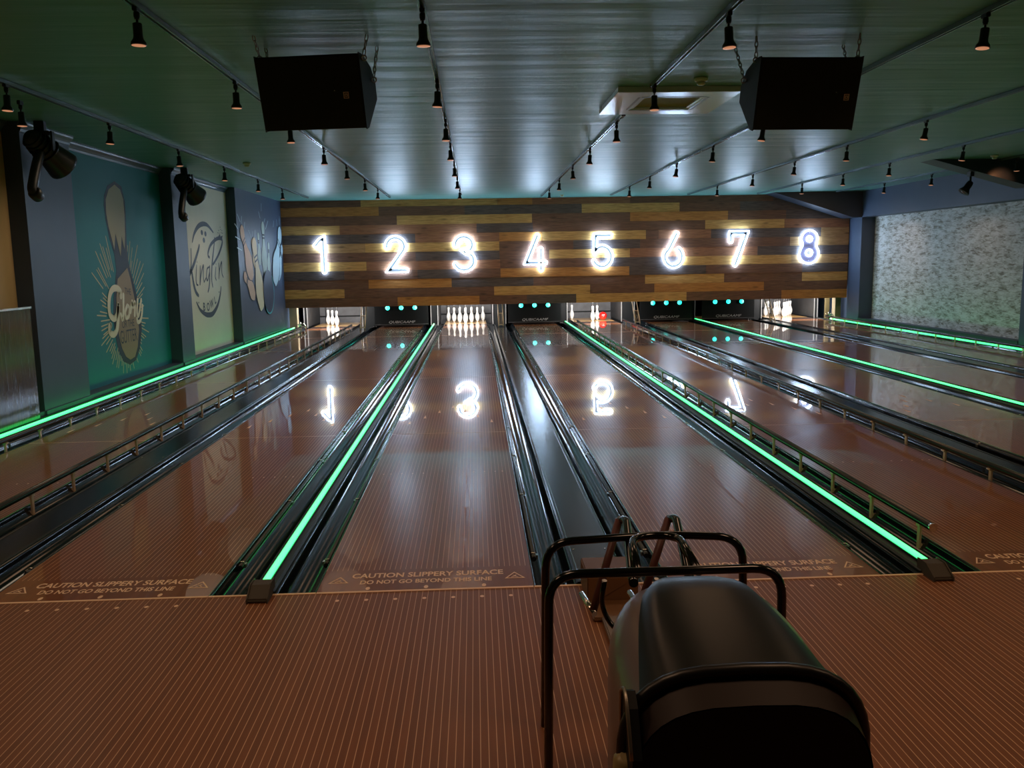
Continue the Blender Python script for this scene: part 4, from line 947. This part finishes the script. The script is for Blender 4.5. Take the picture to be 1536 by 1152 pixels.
# 0: tan mural nearest, mostly outside the picture
t = tag(MB().box(RX, X1, -2.4, 5.08, 0.10, ZC-0.10).build('wall_mural', M_ORAW), 'plain tan wall panel at the left edge above the glossy wood panel', 'mural')
q = dup(s0, (-3.1, 3.9, ZC), 'lit spotlight close to the left wall above the tan panel')
for ch in q.children: ch.matrix_basis = Matrix.Identity(4)
light('spot_beam', 'SPOT', (-0.02, 0, -0.25), 20.0, (1.0, 0.55, 0.25), 0.04, (0, math.radians(-38), 0), spot=math.radians(70), parent=q, blend=0.8)
# glossy wooden panel in front of the left wall
t = thing('wood_panel', 'low glossy dark wood panel against the left wall', 'panel', (XL+0.03, 3.5, 0))
MB().box(XL+0.002, XL+0.055, 0.6, 4.86, 0.062, 1.18).build('panel_board', M_PANEL, t, bevel=0.003)
MB().box(XL+0.001, XL+0.065, 0.6, 4.87, 1.18, 1.20).build('top_edge', M_CHROME, t, label='thin pale metal top edge')

# ================================================================== BALL RETURN
bc = 1.392
t = thing('ball_return', 'black domed ball return with tube rack at the foul line, lower right foreground', 'ball return', (bc, -1.9, 0))
Y0, Y1 = -1.50, -2.20       # far tip, near opening
def halfw(y):
    q = (Y0-y)/0.50
    return 0.268*math.sqrt(max(0.0, 1-(1-min(1, q))**2.3)) if q < 1 else 0.268
def topz(y):
    q = min(1, (Y0-y)/0.30); z = 0.36+0.32*math.sqrt(max(0, 1-(1-q)**2.2))
    return z - max(0, (Y0-0.30)-y)*0.10
def ring(y, dw=0.0, dz=0.0, x=bc):
    w_ = max(0.012, halfw(y)+dw); zt_ = topz(y)+dz; zs = zt_-0.21
    g = 1-0.20*min(1, max(0, (-2.0-y)/0.2)); pts = [(x-w_*g, y, 0.0), (x-w_*g, y, zs*0.55), (x-w_*(0.5+0.5*g), y, zs-0.07), (x-w_, y, zs)]
    for k in range(1, 18):
        a = PI-PI*k/18; c_, s_ = math.cos(a), math.sin(a)
        pts.append((x+w_*math.copysign(abs(c_)**0.62, c_), y, zs+0.21*abs(s_)**0.80))
    return pts+[(x+w_, y, zs), (x+w_*(0.5+0.5*g), y, zs-0.07), (x+w_*g, y, zs*0.55), (x+w_*g, y, 0.0)]
ys = [Y0-0.002]+[Y0-0.5*(k/14)**1.6 for k in range(1, 15)]+[Y0-0.5-(Y0-0.5-Y1)*k/6 for k in range(1, 7)]
rg = [ring(y) for y in ys]; n_ = len(rg[0]); mb = MB()
mb.add([p for r_ in rg for p in r_], [(i*n_+j, i*n_+j+1, (i+1)*n_+j+1, (i+1)*n_+j) for i in range(len(rg)-1) for j in range(n_-1)]+[tuple(range(n_))], 0, True)
hood = mb.build('hood', M_HOOD, t)
# raised glossy cover along the top
mb = MB(); cs = []
yc = [Y0-0.14-(Y0-0.14-(Y1-0.01))*k/12 for k in range(13)]
for i, y in enumerate(yc):
    full = ring(y, 0.004, 0.006); q = min(1, i/3.0)
    lim = 0.52+0.34*min(1, i/11.0); lim *= math.sqrt(max(0.05, 1-(1-q)**2))
    w_ = halfw(y)+0.004; zt_ = topz(y)+0.007; row = []
    for k in range(15):
        u = -lim+2*lim*k/14; s_ = max(0.0, 1-abs(u)**(1/0.75*1.0)) ; a = math.acos(max(-1, min(1, math.copysign(abs(u)**(1/0.62), u))))
        row.append((bc+w_*u, y, zt_-0.21+0.21*abs(math.sin(a))**0.80+(0.010 if 0 < k < 14 else -0.006)))
    cs.append(row)
mb.add([p for r_ in cs for p in r_], [(i*15+j, i*15+j+1, (i+1)*15+j+1, (i+1)*15+j) for i in range(12) for j in range(14)], 0, True)
mb.build('top_cover', M_HOODT, t, label='glossy black top cover')
mb = MB(); yv = [(y, topz(y)+0.0155) for y in yc[2:]]
mb.tube([(bc-0.045-0.02*i/10, y, z-0.004) for i, (y, z) in enumerate(yv)], 0.007, 8, flat=0.6)
mb.build('cover_ridge', M_HOODT, t)
# mouth: thick rim and dark interior
r1 = [Vector(p) for p in ring(Y1, 0.012, 0.010)][2:-2]
mb = MB().tube(r1, 0.016, 10); mb.build('mouth_rim', M_HOODT, t, label='thick black rim of the mouth')
mb = MB(); r2 = ring(Y1-0.075, 0.004, -0.028)[2:-2]; r1b = ring(Y1, 0.006, 0.0)[2:-2]; k_ = len(r2)
mb.add(r1b+r2, [(j, j+1, k_+j+1, k_+j) for j in range(k_-1)], 0, True).build('mouth_lip', M_LIP, t)
mb = MB(); r3 = ring(Y1-0.074, 0.0, -0.032); mb.add(r3, [tuple(range(len(r3)))]).build('mouth_interior', M_PITD, t)
# side opening as dark panel, edge highlight as added tube, ivory ball tube
sx = bc-0.272
arch = [(-2.30, 0.20), (-2.17, 0.22), (-2.160, 0.55), (-2.175, 0.60), (-2.21, 0.615), (-2.245, 0.59), (-2.30, 0.50)]
MB().prism(arch, lambda a, b, d: (d, a, b), sx-0.002, sx+0.02).build('side_opening', M_PITD, t)
MB().tube([(sx-0.004, a, b) for a, b in smooth_line(arch[1:], 4)], 0.0045, 8).build('opening_highlight', M_CHAIN, t, label='thin bright line added as the edge highlight')
MB().tube([(sx-0.004, -2.20, 0.34), (sx-0.004, -2.215, 0.455), (sx-0.004, -2.222, 0.465)], [0.028, 0.027, 0.012], 12).build('ball_tube', M_IVORY, t, label='ivory tube in the side opening')
# tube frames on the lane side
def tb(name, pts, r, m, fil=0.09, label=None): return MB().tube(fillet(pts, fil, 7), r, 12).build(name, m, t, label=label)
tb('rack_frame', [(0.990, -1.60, 0.0), (0.998, -1.60, 0.662), (1.690, -1.60, 0.662), (1.700, -1.60, 0.0)], 0.0138, M_TUBE)
tb('rack_frame', [(1.005, -1.27, 0.0), (1.015, -1.27, 0.648), (1.22, -1.25, 0.650), (1.41, -1.22, 0.648), (1.675, -1.27, 0.648), (1.69, -1.27, 0.0)], 0.0138, M_TUBE)
tb('rack_loop', [(1.262, -1.595, 0.655), (1.302, -1.25, 0.655), (1.462, -1.25, 0.655), (1.442, -1.595, 0.655)], 0.0135, M_TUBE, 0.13)
for (dx, lab) in ((0.0, 'left'), (0.178, 'right')):
    top = Vector((1.302+dx, -1.05, 0.650))
    tb('rack_arm', [(1.268+dx, -1.49, 0.585), (1.275+dx, -1.42, 0.59), (1.316+dx, -1.08, 0.66), (1.304+dx, -1.03, 0.645)], 0.015, M_TUBE, 0.03)
    MB().tube([top+Vector((-0.004, 0.01, 0.0)), (1.195+dx*0.93, -1.10, 0.335)], 0.0145, 12).build('arm_stay', M_TUBEB, t, label='brown stay')
    tb('hook', [(1.215+dx, -1.24, 0.50), (1.205+dx, -1.22, 0.40), (1.245+dx, -1.26, 0.33), (1.33+dx, -1.34, 0.34)], 0.009, M_TUBE, 0.05)
    MB().tube([(1.165+dx, -1.00, 0.36), (1.197+dx, -1.12, 0.33)], 0.011, 10).build('roller', M_CHROME, t, label='bright metal roller')
MB().box(1.285, 1.52, -0.24, 0.03, 0.001, 0.13).box(1.285, 1.52, -0.44, -0.24, 0.001, 0.02).build('floor_track', M_BLOCK, t, bevel=0.006, label='brown floor housing at the foul line')
MB().box(bc-0.07, bc+0.12, -1.62, -0.44, 0.0, 0.03).build('base_plate', M_HOOD, t, bevel=0.006)
for q in BEAMS: beam(q)
